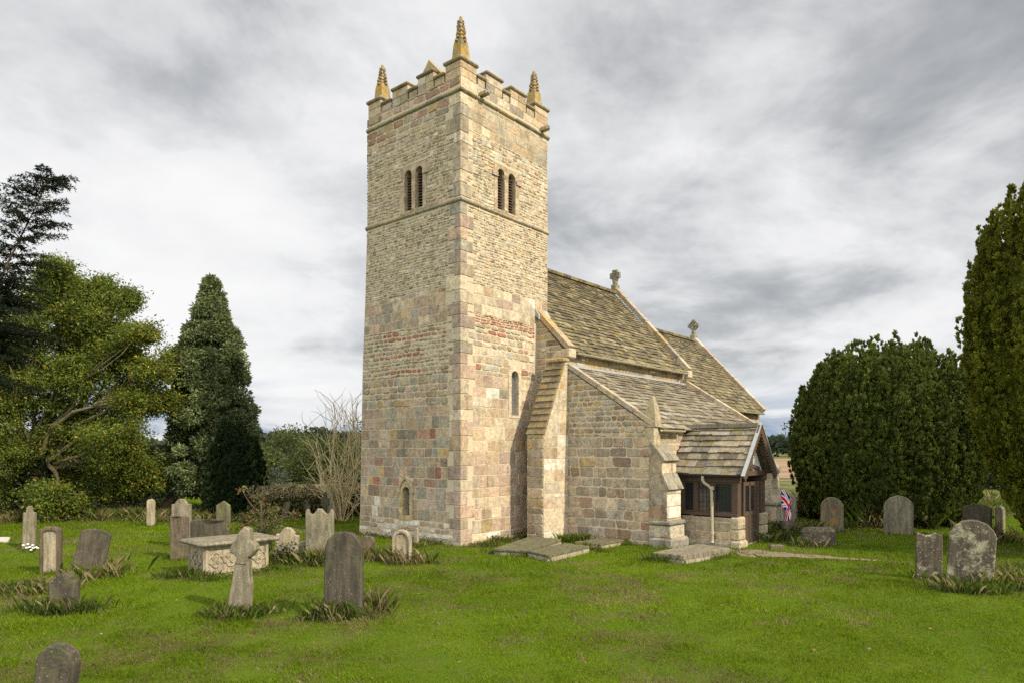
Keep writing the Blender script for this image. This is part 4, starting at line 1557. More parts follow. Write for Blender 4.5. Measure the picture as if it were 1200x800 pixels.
def outline(shape, w, h):
    """front outline (x,z) from bottom left up over the top to bottom right"""
    r = w / 2
    p = []
    A = lambda cx, cz, rx, rz, a0, a1, n: [(cx + rx * math.cos(R(a0 + (a1 - a0) * k / n)), cz + rz * math.sin(R(a0 + (a1 - a0) * k / n))) for k in range(n + 1)]
    if shape == 'round':
        p = A(0, h - r, r, r, 180, 0, 22)
    elif shape == 'segment':
        k = w * .22
        p = A(0, h - k, r, k, 168, 12, 16)
        p = [(-r, h - k * .9)] + p + [(r, h - k * .9)]
    elif shape == 'flatround':
        k = w * .36
        p = A(0, h - k, r, k, 180, 0, 20)
    elif shape == 'shoulder':
        sh = w * .30
        p = [(-r, h - sh)] + A(-r + w * .02, h - sh, 0, 0, 0, 0, 1)[:1] + A(-r * .98, h - sh + w * .10, w * .10, w * .10, -90, 0, 5)[0:0]
        p = [(-r, h - sh - .01), (-r * .66, h - sh)] + A(0, h - w * .32, r * .62, w * .32, 170, 10, 14) + [(r * .66, h - sh), (r, h - sh - .01)]
    elif shape == 'narrowknob':
        p = [(-r, h - w * .62), (-r * .55, h - w * .58)] + A(0, h - w * .30, r * .48, w * .30, 195, -15, 14) + [(r * .55, h - w * .58), (r, h - w * .62)]
    elif shape == 'peak':
        p = [(-r, h - w * .34), (0, h), (r, h - w * .34)]
    elif shape == 'ogee':
        p = [(-r, h - w * .16), (-r * .97, h - w * .05), (-r * .86, h - w * .02), (-r * .76, h - w * .06), (-r * .70, h - w * .15), (-r * .56, h - w * .20), (-r * .40, h - w * .16), (-r * .26, h - w * .07), (-r * .12, h - w * .01), (0, h),
             (r * .12, h - w * .01), (r * .26, h - w * .07), (r * .40, h - w * .16), (r * .56, h - w * .20), (r * .70, h - w * .15), (r * .76, h - w * .06), (r * .86, h - w * .02), (r * .97, h - w * .05), (r, h - w * .16)]
    elif shape == 'wave':
        n = 24
        p = [(-r + w * k / n, h - w * .05 + w * .05 * math.sin(k / n * 2 * math.pi * 1.5 + 1.0)) for k in range(n + 1)]
    elif shape == 'double':
        p = [(-r, h - .05), (-r * .9, h), (-r * .24, h)] + A(0, h + .01, r * .2, w * .14, 180, 360, 8) + [(r * .24, h), (r * .72, h - .02)] + A(r * .85, h - .02, r * .12, w * .05, 180, 360, 5) + [(r, h - .03)]
    elif shape == 'block':
        p = [(-r, h * .9), (-r * .8, h), (r * .4, h * .97), (r, h * .85)]
    elif shape == 'square':
        p = [(-r, h - .04), (-r * .9, h - .012), (0, h), (r * .9, h - .012), (r, h - .04)]
    return p


def memorial(px, yb, yt, wpx, shape, mat, label, name='headstone', delta=-14, thick=.13, lean=0, back=0, bev=.018, group='headstones in the churchyard', recess=False, sink=.3, rough=.009):
    g = G(px, yb)
    g.z = gz(g.x, g.y)
    Y = g.y
    h = (yb - yt) / F * Y
    face = math.atan2(-g.x, g.y)                  # turn that looks straight at the camera
    d = R(delta)
    w = (wpx / F * Y * math.cos(math.atan2(g.x, g.y)) - thick * abs(math.sin(d))) / math.cos(d)
    ol = outline(shape, w, h)
    ol = [(-w / 2, -sink), (-w / 2, h * .35)] + ol + [(w / 2, h * .35), (w / 2, -sink)]
    ol = [(x + random.uniform(-rough, rough), z + random.uniform(-rough, rough)) for x, z in ol]
    m_ = len(ol)
    ins = []
    for i in range(m_):
        a, p, b = Vector(ol[i - 1]), Vector(ol[i]), Vector(ol[(i + 1) % m_])
        t_ = ((p - a).normalized() + (b - p).normalized())
        t_ = t_.normalized() if t_.length > 1e-5 else Vector((1, 0))
        ins.append((p.x + t_.y * bev, p.y - t_.x * bev))
    mb = MB()
    v = [(x, -thick / 2, z) for x, z in ins] + [(x, -thick / 2 + bev, z) for x, z in ol] + [(x, thick / 2 - bev, z) for x, z in ol] + [(x, thick / 2, z) for x, z in ins]
    f = []
    for k in range(3):
        for i in range(m_):
            j = (i + 1) % m_
            f.append((k * m_ + i, k * m_ + j, (k + 1) * m_ + j, (k + 1) * m_ + i))
    f.append(tuple(range(3 * m_, 4 * m_)))
    if recess:
        # sunk, crumbled panel inside a raised frame
        k = 1 - recess
        pan = [(x * k, max(z, .02) * (1 - recess * w / h * .5) if z > 0 else .05) for x, z in ins]
        b0 = len(v)
        v += [(x, -thick / 2, z) for x, z in pan] + [(x, -thick / 2 + .045, z) for x, z in pan]
        for i in range(m_):
            j = (i + 1) % m_
            f.append((j, i, b0 + i, b0 + j))
            f.append((b0 + j, b0 + i, b0 + m_ + i, b0 + m_ + j))
    else:
        f.append(tuple(range(m_ - 1, -1, -1)))
    mb.add(v, f)
    o = mb.build(name, HS[mat])
    o.data.flip_normals()
    o.location = g
    o.rotation_euler = Matrix.Rotation(face + d, 3, 'Z') @ Matrix.Rotation(R(lean), 3, 'Y') @ Matrix.Rotation(R(back), 3, 'X') and (R(back), R(lean), face + d)
    tag(o, label, 'headstone', group)
    if recess:
        pm = MB()
        b_ = [(x, -thick / 2 + .044, z) for x, z in pan]
        pm.add(b_, [tuple(range(m_ - 1, -1, -1))])
        po = pm.build('worn_panel', HS['pale'], o)
        po.data.flip_normals()
    STONES.append((g.x, g.y, w))
    return o


STONES = []
memorial(34, 643, 592, 17, 'narrowknob', 'grey', 'tall slim grey headstone with a round knob top and small white flowers at its foot', lean=1)
memorial(60, 671, 616, 28, 'segment', 'brown', 'round topped headstone with a sunken sandy crumbling panel in a dark raised frame', recess=.27, thick=.17, delta=-18)
memorial(101, 677, 620, 39, 'segment', 'dark', 'dark plain headstone leaning sharply to the right', lean=11, back=-4, delta=-10)
memorial(76, 716, 671, 38, 'shoulder', 'dark', 'small dark shouldered headstone in weedy grass in front of the leaning one', thick=.16, delta=-20)
memorial(62, 826, 750, 56, 'round', 'dark', 'broken round headstone with slate dark face cut off by the bottom edge', lean=7, delta=-32, thick=.17)
memorial(177, 615, 583, 11, 'round', 'pale', 'slim pale round topped headstone standing alone on the far lawn beneath the trees', delta=-10)
memorial(213, 642, 586, 24, 'shoulder', 'grey', 'tall worn grey headstone with eroded shoulders, behind the wavy topped one beside the chest tomb', delta=-16)
memorial(210, 656, 605, 23, 'wave', 'brown', 'brown headstone with a wavy top standing left of the chest tomb', delta=-14)
memorial(244, 650, 609, 42, 'double', 'dark', 'wide dark double headstone with a notched top behind the chest tomb', delta=-14)
memorial(232, 636, 604, 9, 'peak', 'brown', 'narrow brown pointed stone peeping over the wide double headstone', delta=-14)
memorial(262, 634, 587, 18, 'peak', 'green', 'greenish pointed top headstone in front of the dark upright yew', delta=-18)
memorial(333, 608, 587, 9, 'round', 'brown', 'small brown round headstone leaning beside the berry bush', lean=14, delta=-30)
memorial(334, 659, 617, 29, 'shoulder', 'pale', 'pale rounded headstone partly wrapped in ivy right of the chest tomb', lean=6, delta=-16)
memorial(353, 655, 632, 9, 'round', 'pale', 'small pale footstone close beside the ivy clad headstone', lean=8, delta=-20)
memorial(375, 659, 595, 34, 'ogee', 'grey', 'tall grey headstone with an ogee top and small shoulders streaked with pale lichen', delta=-14)
memorial(403, 722, 622, 47, 'round', 'dark', 'large dark round topped headstone nearest the centre of the lawn', thick=.15, delta=-17, back=-2)
memorial(431, 650, 627, 20, 'round', 'brown', 'low brown round headstone sunk in dry grass below the tower corner', delta=-14)
memorial(471, 660, 620, 24, 'round', 'pale', 'small pale round headstone with a worn carved hollow below the slit window', recess=.2, delta=-12)
memorial(488, 640, 618, 7, 'round', 'pale', 'tiny round footstone set against the foot of the tower', delta=-30, thick=.1)
memorial(387, 612, 573, 10, 'peak', 'pale', 'tall pale headstone behind the small cross by the bare willow', delta=-20)
memorial(420, 602, 582, 9, 'round', 'grey', 'grey headstone half hidden behind the left foot of the tower', delta=-12)
memorial(975, 623, 582, 28, 'round', 'orange', 'round headstone stained with orange lichen right of the porch', delta=12)
memorial(1053, 626, 580, 36, 'round', 'grey', 'broad grey round headstone in front of the big yew', delta=10)
memorial(1027, 618, 597, 15, 'square', 'white', 'small white headstone in long dry grass left of the broad grey one', delta=10)
memorial(1031, 608, 585, 9, 'round', 'green', 'dim mossy headstone tucked under the edge of the big yew', delta=8)
memorial(1145, 634, 589, 35, 'segment', 'dark', 'dark square headstone behind the pale speckled one', delta=-12, thick=.16)
memorial(1172, 624, 592, 13, 'round', 'grey', 'grey headstone seen edge on between the dark square one and the tall yew', delta=-30, thick=.16)
memorial(1089, 678, 624, 33, 'wave', 'spotted', 'squat brown headstone with a wavy top left of the pale speckled one', delta=10, back=-3)
memorial(1135, 690, 610, 57, 'round', 'spotted', 'large round headstone covered with pale speckled lichen at the right', delta=8, lean=4, thick=.15)
memorial(942, 604, 573, 13, 'round', 'dark', 'dark round headstone half hidden at the left edge of the big yew', delta=0)
memorial(921, 610, 579, 27, 'square', 'pale', 'square tan headstone behind the flag beside the porch', delta=-16, thick=.2)


def tombthing(name, label, cat, loc, rz):
    o = empty(name, loc, rz)
    tag(o, label, cat)
    return o


# ---- rough block of stone right of the porch
g = G(960, 637)
mb = Stones()
mb.box((-.45, -.30, -.15), (.45, .30, .47), (1, 1, 1), 0, .07)
o = mb.build('stone_block', HS['spotted'])
o.location, o.rotation_euler = g, (R(3), R(-4), R(-24))
tag(o, 'low white flecked block of old stone in the grass right of the flag', 'stone block')
STONES.append((g.x, g.y, .8))
g = G(910, 643)
mb = Stones()
mb.box((-.19, -.10, -.1), (.19, .12, .13), (1, 1, 1), 0, .03)
o = mb.build('kerb_stone', HS['brown'])
o.location, o.rotation_euler = g, (0, 0, R(-4))
tag(o, 'small brown kerb stone lying at the path edge by the porch pier', 'kerb stone')

# ---- chest tomb
g = G(262, 676)
tz = math.radians(-1)
ang = math.atan2(G(310, 668).y - G(239, 677).y, G(310, 668).x - G(239, 677).x)
A_, B_, C_ = G(216, 673), G(240, 678), G(312, 668)
tomb = tombthing('chest_tomb', 'stone chest tomb with carved quatrefoil sides and a projecting flat lid', 'chest tomb', B_, ang)
Lt, Wt, Ht = (C_ - B_).length, .86, .77
mb = Stones()
mb.box((-.06, -.06, -.2), (Lt + .06, Wt + .06, .07), (1, 1, 1), 0, .03)
mb.build('plinth', HS['grey'], tomb)


def carved_panel(mb, O, A, N, L, H, units, kind):
    """raised frame and pointed quatrefoil ribs on a side"""
    P = lambda s_, z_, d_=.0: O + A * s_ + N * d_ + V((0, 0, z_))
    for (s0, s1, z0_, z1_) in ((0, .07, 0, H), (L - .07, L, 0, H), (.07, L - .07, 0, .05), (.07, L - .07, H - .06, H)):
        p, q = P(s0, z0_, -.01), P(s1, z1_, .028)
        mb.box(p, q, (1, 1, 1), 0, .006)
    w = (L - .14) / units
    for k in range(units):
        cx = .07 + w * (k + .5)
        cz = H * .5
        rr = min(w * .25, H * .2)
        for (dx, dz) in ((rr, 0), (-rr, 0), (0, rr), (0, -rr)):
            if kind == 'foil' or dz <= 0:
                pts_ = [P(cx + dx + rr * .98 * math.cos(a), cz + dz + rr * .98 * math.sin(a), .012) for a in np.linspace(0, 2 * math.pi, 17)]
                mb.tube(pts_, [.017] * 17, n=6)
        if kind == 'ogee':
            mb.tube([P(cx - w * .42, cz - rr * .6, .012), P(cx - w * .15, cz + rr, .012), P(cx, H - .1, .012), P(cx + w * .15, cz + rr, .012), P(cx + w * .42, cz - rr * .6, .012)], [.018] * 5, n=6)


mb = Stones()
mb.box((0, 0, .0), (Lt, Wt, Ht - .09), (1, 1, 1), 0, .01)
mb.build('chest', HS['pale'], tomb)
mb = Stones()
carved_panel(mb, V((0, 0, .08)), V((1, 0, 0)), V((0, -1, 0)), Lt, Ht - .18, 4, 'foil')
mb.build('carved_side_panel', HS['pale'], tomb)
mb = Stones()
carved_panel(mb, V((0, Wt, .08)), V((0, -1, 0)), V((-1, 0, 0)), Wt, Ht - .18, 1, 'ogee')
mb.build('carved_end_panel', HS['pale'], tomb)
mb = Stones()
mb.box((-.16, -.17, Ht - .09), (Lt + .22, Wt + .16, Ht), (1, 1, 1), 0, .035)
mb.build('lid', HS['grey'], tomb)
for q in np.linspace(0, 1, 5):
    pnt = B_.lerp(C_, q)
    STONES.append((pnt.x, pnt.y, .6))

# ---- broken memorial cross, leaning
g = G(280, 718)
cr = empty('broken_cross', g, math.atan2(-g.x, g.y) + R(-24))
cr.rotation_euler = (R(-3), R(4), math.atan2(-g.x, g.y) + R(-24))
tag(cr, 'grey stone cross with broken arms on a tapering shaft before the chest tomb', 'memorial cross')
mb = Stones()
hs_ = (718 - 616) / F * g.y


def prism(mb, ol, th, bev=.02, jit=.006):
    ol = [(x + random.uniform(-jit, jit), z + random.uniform(-jit, jit)) for x, z in ol]
    m_ = len(ol)
    cx, cz = sum(p[0] for p in ol) / m_, sum(p[1] for p in ol) / m_
    k = 1 - bev / .2
    ins = [(cx + (x - cx) * k, cz + (z - cz) * (1 - bev / .6)) for x, z in ol]
    v = [(x, -th / 2, z) for x, z in ins] + [(x, -th / 2 + bev, z) for x, z in ol] + [(x, th / 2 - bev, z) for x, z in ol] + [(x, th / 2, z) for x, z in ins]
    f = [tuple(range(m_)), tuple(range(4 * m_ - 1, 3 * m_ - 1, -1))]
    for q in range(3):
        for i in range(m_):
            j = (i + 1) % m_
            f.append((q * m_ + j, q * m_ + i, (q + 1) * m_ + i, (q + 1) * m_ + j))
    mb.add(v, f)


hs2 = hs_
prism(mb, [(-.19, -.2), (-.19, .05), (-.175, .1), (-.14, hs2 * .42), (-.115, hs2 * .60), (.115, hs2 * .60), (.15, hs2 * .42), (.185, hs2 * .36), (.18, .1), (.2, .05), (.2, -.2)][::-1], .17)
mb.build('shaft', HS['grey'], cr)
mb = Stones()
prism(mb, [(-.10, hs2 * .56), (-.11, hs2 * .66), (-.18, hs2 * .68), (-.22, hs2 * .74), (-.20, hs2 * .80), (-.13, hs2 * .84), (-.10, hs2 * .93), (-.02, hs2 * 1.0), (.07, hs2 * .97), (.11, hs2 * .86), (.20, hs2 * .80), (.22, hs2 * .74), (.15, hs2 * .66), (.11, hs2 * .64), (.10, hs2 * .56)][::-1], .20, .03, .012)
mb.build('cross_head', HS['grey'], cr)
STONES.append((g.x, g.y, .5))


def small_cross(px, yb, yt, wpx, mat, label):
    g_ = G(px, yb)
    Y = g_.y
    h = (yb - yt) / F * Y
    w = wpx / F * Y
    mb_ = Stones()
    a = .055
    prism(mb_, [(-a, -.2), (-a, h * .58), (-w / 2, h * .58), (-w / 2, h * .80), (-a, h * .80), (-a, h), (a, h), (a, h * .80), (w / 2, h * .80), (w / 2, h * .58), (a, h * .58), (a, -.2)][::-1], .11, .008, .003)
    o_ = mb_.build('memorial_cross', HS[mat])
    o_.location, o_.rotation_euler = g_, (0, 0, math.atan2(-g_.x, g_.y) + R(-15))
    tag(o_, label, 'memorial cross', 'small stone crosses by the hedge')


small_cross(360, 608, 586, 8, 'dark', 'small dark stone cross standing alone before the dry hedge')
small_cross(381, 613, 576, 9, 'dark', 'dark stone cross rising just above the ogee topped headstone')


# ---- raised ledger slabs
def ledger(corners, ztop, th, label, mat='green'):
    pts_ = [G(px, py, ztop) for px, py in corners]
    c = sum(pts_, V((0, 0, 0))) / 4
    c.z = 0
    root = empty('ledger_slab', c)
    tag(root, label, 'ledger slab', 'raised ledger slabs beside the church')
    rel = [p - c for p in pts_]
    if (rel[1] - rel[0]).cross(rel[2] - rel[1]).z < 0:
        rel = rel[::-1]
    mb_ = Stones()
    sub, ring_n = [], 10
    for i in range(4):
        a, b = rel[i], rel[(i + 1) % 4]
        for k in range(ring_n):
            q = a.lerp(b, k / ring_n)
            sub.append(V((q.x + random.uniform(-.012, .012), q.y + random.uniform(-.012, .012), 0)))
    m_ = len(sub)
    v = []
    for (k, z) in ((.99, ztop - th), (1.0, ztop - th * .7), (1.0, ztop - .015), (.985, ztop)):
        v += [(p.x * k, p.y * k, z + random.uniform(-.004, .004)) for p in sub]
    f = [tuple(range(m_ - 1, -1, -1)), tuple(range(3 * m_, 4 * m_))]
    for q in range(3):
        for i in range(m_):
            j = (i + 1) % m_
            f.append((q * m_ + i, q * m_ + j, (q + 1) * m_ + j, (q + 1) * m_ + i))
    mb_.add(v, f)
    mb_.build('slab', HS[mat], root)
    mb_ = Stones()
    for i in range(4):
        a, b = rel[i] * .93, rel[(i + 1) % 4] * .93
        n_ = max(2, round((b - a).length / .4))
        for k in range(n_):
            p, q = a.lerp(b, (k + .02) / n_), a.lerp(b, (k + .98) / n_)
            p.z = q.z = (ztop - th) / 2 - .05
            mb_.bar(p, q, .12, ztop - th + .1, (1, 1, 1))
    mb_.build('brick_base', HS['pale'], root)
    LEDGERS.append([(p.x, p.y) for p in pts_])


LEDGERS = []
ledger([(578, 642), (617, 644), (658, 631), (622, 627.5)], .17, .08, 'long mossy ledger slab nearest the tower at the foot of the sloping buttress')
ledger([(618, 644.5), (643, 650), (691, 639), (663, 635.5)], .17, .07, 'thin grey ledger slab on a low base in front of the mossy one')
ledger([(673, 634.5), (703, 636.5), (741, 630), (716, 627.5)], .14, .07, 'low brownish ledger slab along the aisle wall left of the corner buttress')
ledger([(765, 646.5), (801, 650), (855, 641), (817, 636.5)], .21, .13, 'thick lichened ledger slab in front of the porch windows', 'grey')
g0 = [G(-20, 633, .1), G(13, 633, .1), G(13, 627.5, .1), G(-20, 627.5, .1)]
ledger([(-24, 633), (10, 632.5), (12, 628.5), (-24, 628.5)], .10, .07, 'flat pale ledger slab in the grass at the far left edge', 'white')

# ---- flag on a stick by the stone pot
g = G(917, 627)
fl_ = empty('flag', g)
tag(fl_, 'red white and blue flag hanging limp from a short pole beside a stone pot', 'flag')
mb = MB()
Yf = g.y
zt = CAM + (HY - 570) / F * Yf
mb.tube([(0, 0, -.1), (-.045, 0, zt)], [.012, .009], n=8)
mb.build('pole', M['iron'] if False else M['lead'], fl_)


def flag_material():
    m, t = mat_new('printed_flag_cloth')
    at = t.new('ShaderNodeVertexColor', dict(layer_name='Col')).outputs[0]
    return finish(m, t, at, .8, None, spec=.2)


RED_, WHI, BLU = (.62, .010, .022), (.78, .78, .78), (.010, .020, .20)


def union_colour(u, v):
    """u 0..2 along the fly, v 0..1 up: crosses and saltires of the flag"""
    x, y = u - 1, v - .5
    if abs(x) < .1 or abs(y) < .1:
        return RED_
    if abs(x) < .167 or abs(y) < .167:
        return WHI
    d1_, d2_ = (y - x * .5) / 1.118, (y + x * .5) / 1.118
    for d_, s_ in ((d1_, 1), (d2_, -1)):
        if -.034 < d_ * (1 if (x > 0) == (s_ > 0) else 1) < .034:
            return RED_
    if abs(d1_) < .1 or abs(d2_) < .1:
        return WHI
    return BLU


nu, nv = 72, 48
vv, ff, cc = [], [], []
top = zt - .06
for j in range(nv + 1):
    for i in range(nu + 1):
        a, b = i / nu, j / nv
        # hoist on the pole; the fly falls in folds down and sideways
        hz = top - (1 - b) * .55
        sag = a * 1.05
        x = -.04 + .50 * a * (1 - .45 * a) - .30 * a * a * (1 - b) + .10 * b * math.sin(a * 3.1)
        y = .05 * math.sin(a * 8 + b * 2.2) * (.3 + a) - .03
        z = hz - sag * (.55 + .35 * b) * a ** .35
        vv.append((x, y, z))
for j in range(nv):
    for i in range(nu):
        q = [j * (nu + 1) + i, j * (nu + 1) + i + 1, (j + 1) * (nu + 1) + i + 1, (j + 1) * (nu + 1) + i]
        ff.append(q)
mb = MB()
for (i0, q) in enumerate(ff):
    j, i = divmod(i0, nu)
    mb.add([vv[k] for k in q], [(0, 1, 2, 3)], union_colour((i + .5) / nu * 2, (j + .5) / nv))
mb.build('cloth', flag_material(), fl_)
g2 = G(923, 628)
pot = empty('stone_pot', g2 + V((0, .05, 0)))
tag(pot, 'grey stone flower pot on a square foot beside the flag pole', 'flower pot')
mb = MB()
mb.box((-.22, -.2, -.1), (.22, .2, .12), (1, 1, 1), 0, .03)
mb.build('foot', HS['brown'], pot)
mb = MB()
mb.lathe((0, 0, .12), [(.10, 0), (.09, .05), (.15, .12), (.20, .26), (.22, .36), (.23, .38), (.19, .385), (.17, .30)], 20)
mb.build('bowl', HS['grey'], pot)
STONES.append((g2.x, g2.y, .4))


# ------------------------------------------------------------------ foliage
def leaves(pos, dirs, size, aspect=.45, jit=.5, cols=None):
    """kite-shaped leaves at pos pointing along dirs; returns arrays"""
    n = len(pos)
    d = dirs + rng.normal(0, jit, (n, 3))
    d /= np.linalg.norm(d, axis=1, keepdims=True) + 1e-9
    r = rng.normal(0, 1, (n, 3))
    s_ = np.cross(d, r)
    s_ /= np.linalg.norm(s_, axis=1, keepdims=True) + 1e-9
    nn_ = np.cross(s_, d)
    L_ = (size * rng.uniform(.6, 1.35, n))[:, None]
    w = L_ * aspect
    a = pos
    b = pos + d * L_ * .5 + s_ * w * .5 + nn_ * L_ * .08
    c = pos + d * L_
    e = pos + d * L_ * .5 - s_ * w * .5 + nn_ * L_ * .08
    v = np.stack([a, b, c, e], 1).reshape(-1, 3)
    f = np.arange(4 * n).reshape(-1, 4)
    cc_ = np.repeat(cols, 4, 0)
    return v, f, cc_


def palette(n, cols, weights, var=.2):
    idx = rng.choice(len(cols), n, p=np.array(weights) / sum(weights))
    c = np.array(cols)[idx] * rng.uniform(1 - var, 1 + var, (n, 1))
    return c


def unit(n):
    v = rng.normal(0, 1, (n, 3))
    return v / np.linalg.norm(v, axis=1, keepdims=True)


def foliage_obj(name, chunks, mat, parent=None):
    v, f, c, o = [], [], [], 0
    for a, b, d in chunks:
        v.append(a)
        f.append(b + o)
        c.append(d)
        o += len(a)
    return np_mesh(name, np.vstack(v), np.vstack(f), np.vstack(c), mat, parent)


def limb(mb, a, b, r0, r1, bend=.15, n=5):
    a, b = Vector(a), Vector(b)
    L_ = (b - a).length
    off = Vector((random.uniform(-1, 1), random.uniform(-1, 1), random.uniform(-.3, .6))) * L_ * bend
    pts_, rad = [], []
    for k in range(n + 1):
        q = k / n
        pts_.append(a.lerp(b, q) + off * math.sin(q * math.pi) + Vector((random.uniform(-1, 1), random.uniform(-1, 1), random.uniform(-1, 1))) * L_ * .02)
        rad.append(r0 + (r1 - r0) * q)
    mb.tube(pts_, rad, n=7 if r0 > .05 else 5)
    return pts_


YEW = [(.066, .090, .017), (.090, .118, .021), (.116, .145, .027), (.155, .178, .036)]


def plume_yew(name, label, base, plumes, shell, n_leaf, size, cols, wts, cat='tree', group=None, trunk_r=.4, clump=.07):
    """upright yew: many flame-shaped plumes of short needles over a dense leafy inside;
    plumes = (x0,y0,z0,x1,y1,z1,r) from foot to tip, shell = (radius,z) profile of the inside"""
    root = empty(name, base)
    tag(root, label, cat, group)
    ch = []
    PL = np.array(plumes)
    ln = np.linalg.norm(PL[:, 3:6] - PL[:, 0:3], axis=1)
    tot = (ln * PL[:, 6]).sum()
    shr, shz = np.array([p[0] for p in shell]), np.array([p[1] for p in shell])

    def prof_at(q):
        return np.minimum(1, (np.clip(q, 0, 1) / .14)) ** .6 * np.clip(1 - np.clip((q - .45) / .55, 0, 1) ** 1.5, .03, 1)
    mid = (PL[:, 0:2] + PL[:, 3:5]) / 2
    for ip in range(len(PL)):
        x0, y0, z0, x1, y1, z1, r = PL[ip]
        n = int(n_leaf * ln[ip] * r / tot)
        if n < 8:
            continue
        # short twig clumps sit on the skin of the plume, each a burst of needles
        per = 26
        nc = max(3, n // per)
        q = rng.beta(1.1, 1.05, nc)
        a = rng.uniform(0, 2 * math.pi, nc)
        L_ = z1 - z0
        rr = r * prof_at(q) * (1 - .30 * rng.random(nc) ** 2)
        cen = np.stack([x0 + (x1 - x0) * q + rr * np.cos(a), y0 + (y1 - y0) * q + rr * np.sin(a), z0 + q * L_], 1)
        out_c = np.stack([np.cos(a) * .7, np.sin(a) * .7, np.full(nc, .9)], 1)
        chue = rng.uniform(.82, 1.18, nc)
        ci = np.repeat(np.arange(nc), per)
        bu = unit(nc * per) * .55 + out_c[ci] * np.array([1, 1, 1.15])
        bu /= np.linalg.norm(bu, axis=1, keepdims=True)
        pos = cen[ci] + bu * (clump * rng.random((nc * per, 1))) * np.array([.75, .75, 1.7])
        a = a[ci]
        keep = np.hypot(pos[:, 0], pos[:, 1]) > np.interp(pos[:, 2], shz, shr, left=0, right=0) * .93
        near = np.hypot(mid[:, 0] - mid[ip, 0], mid[:, 1] - mid[ip, 1]) < PL[:, 6] + r + .5
        for jp in np.nonzero(near)[0]:
            if jp == ip:
                continue
            X0, Y0, A_, X1, Y1, B_, R_ = PL[jp]
            qq = (pos[:, 2] - A_) / (B_ - A_)
            keep &= ~((np.hypot(pos[:, 0] - X0 - (X1 - X0) * qq, pos[:, 1] - Y0 - (Y1 - Y0) * qq) < R_ * .60 * prof_at(qq)) & (qq > 0.02) & (qq < .97))
        pos, a, bu, ci = pos[keep], a[keep], bu[keep], ci[keep]
        m_ = len(pos)
        if m_ < 2:
            continue
        dr = bu + np.array([0, 0, .25])
        c = palette(m_, cols, wts, .2) * rng.uniform(.72, 1.32) * chue[ci][:, None]
        ch.append(leaves(pos, dr, np.full(m_, size), .42, .25, c))
    foliage_obj('foliage', ch, M['needle'], root)
    core = MB()
    nk = 40
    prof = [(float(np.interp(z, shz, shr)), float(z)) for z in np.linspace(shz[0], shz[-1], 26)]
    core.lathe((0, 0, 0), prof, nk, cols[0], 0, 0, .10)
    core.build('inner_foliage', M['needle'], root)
    mb_ = MB()
    mb_.tube([(0, 0, -.2), (.03, .02, .8), (0, 0, 2.2)], [trunk_r * 1.25, trunk_r, trunk_r * .7], n=10)
    mb_.build('trunk', M['bark'], root)
    return root


def surface_plumes(Rf, H, n, ry=1.0, lmin=1.1, lmax=2.4, rmin=.17, rmax=.29, zmin=.25, out=.0):
    """plumes that cover a body of revolution of radius Rf(z): each ends in a tip on its skin"""
    pl_ = []
    for k in range(n):
        a = random.uniform(0, 2 * math.pi)
        f = random.random() ** .85
        z1 = zmin + .7 + (H - zmin - .7) * f
        L_ = random.uniform(lmin, lmax)
        z0 = max(zmin, z1 - L_)
        r1, r0 = Rf(min(z1, H * .995)), Rf(z0)
        # the foot stays inside when the body narrows quickly upwards
        r0 = min(r0, r1 + (z1 - z0) * .45)
        k0 = random.uniform(.84, .97)
        b = a + random.uniform(-.05, .05)
        out_ = random.uniform(-.12, .22)
        pl_.append((math.cos(b) * r0 * k0, math.sin(b) * r0 * k0 * ry, z0, math.cos(a) * (r1 + out_), math.sin(a) * (r1 + out_) * ry, z1 + random.uniform(0, .4), random.uniform(rmin, rmax)))
    for k in range(n // 5):                                     # crown: upright tips filling the top
        a, q = random.uniform(0, 2 * math.pi), math.sqrt(random.random())
        zs_ = np.linspace(H * .5, H * .99, 40)
        rs_ = np.array([Rf(z) for z in zs_])
        rr = q * Rf(H * .6)
        zt_ = float(np.interp(-rr, -rs_, zs_)) if rr < rs_[0] else H * .5
        pl_.append((math.cos(a) * rr, math.sin(a) * rr * ry, zt_ - random.uniform(1.2, 1.9), math.cos(a) * rr * 1.03, math.sin(a) * rr * ry * 1.03, zt_ + random.uniform(-.1, .55), random.uniform(rmin, rmax)))
    return pl_


random.seed(61)
rng = np.random.default_rng(62)
# big spreading yew to the right of the porch
by = G(1037, 611)
Ry = 98 / F * by.y
Hy = (611 - 408) / F * by.y
Rf_ = lambda z: Ry * min(1, .86 + .45 * z / Hy) * math.sqrt(max(.0004, 1 - max(0, (z / Hy - .36) / .645) ** 2.7))
shell = [(max(.02, Rf_(z) - .50), z) for z in np.linspace(.15, Hy * .985, 40)]
shell = [(r if z < Hy * .9 else r * .9, z - (.15 if z > .3 else 0)) for r, z in shell]
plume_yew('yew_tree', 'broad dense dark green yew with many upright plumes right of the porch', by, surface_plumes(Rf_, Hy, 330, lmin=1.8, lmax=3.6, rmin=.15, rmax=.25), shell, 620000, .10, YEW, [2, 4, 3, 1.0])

# tall Irish yew cut by the right edge
iy = G(1288, 650)
Ri, Hi = 2.9, 10.3
Rg_ = lambda z: float(np.interp(z, [0, .44, 1.1, 2.0, 3.7, 5.5, 7.2, 8.3, 9.0, 9.6, 10.0, 10.3], [1.1, 1.5, 1.85, 2.2, 2.72, 2.9, 2.75, 2.45, 2.05, 1.5, .95, .1]))
shell = [(max(.02, Rg_(z) - .42), z - .1) for z in np.linspace(.3, Hi * .97, 40)]
plume_yew('irish_yew', 'tall golden green columnar yew cut off by the right edge', iy, surface_plumes(Rg_, Hi, 520, 1.0, 1.6, 3.6, .12, .20, .25, .01), shell, 760000, .085, [(.098, .110, .012), (.135, .146, .015), (.175, .178, .020), (.25, .23, .024)], [3, 4, 2.4, .7])

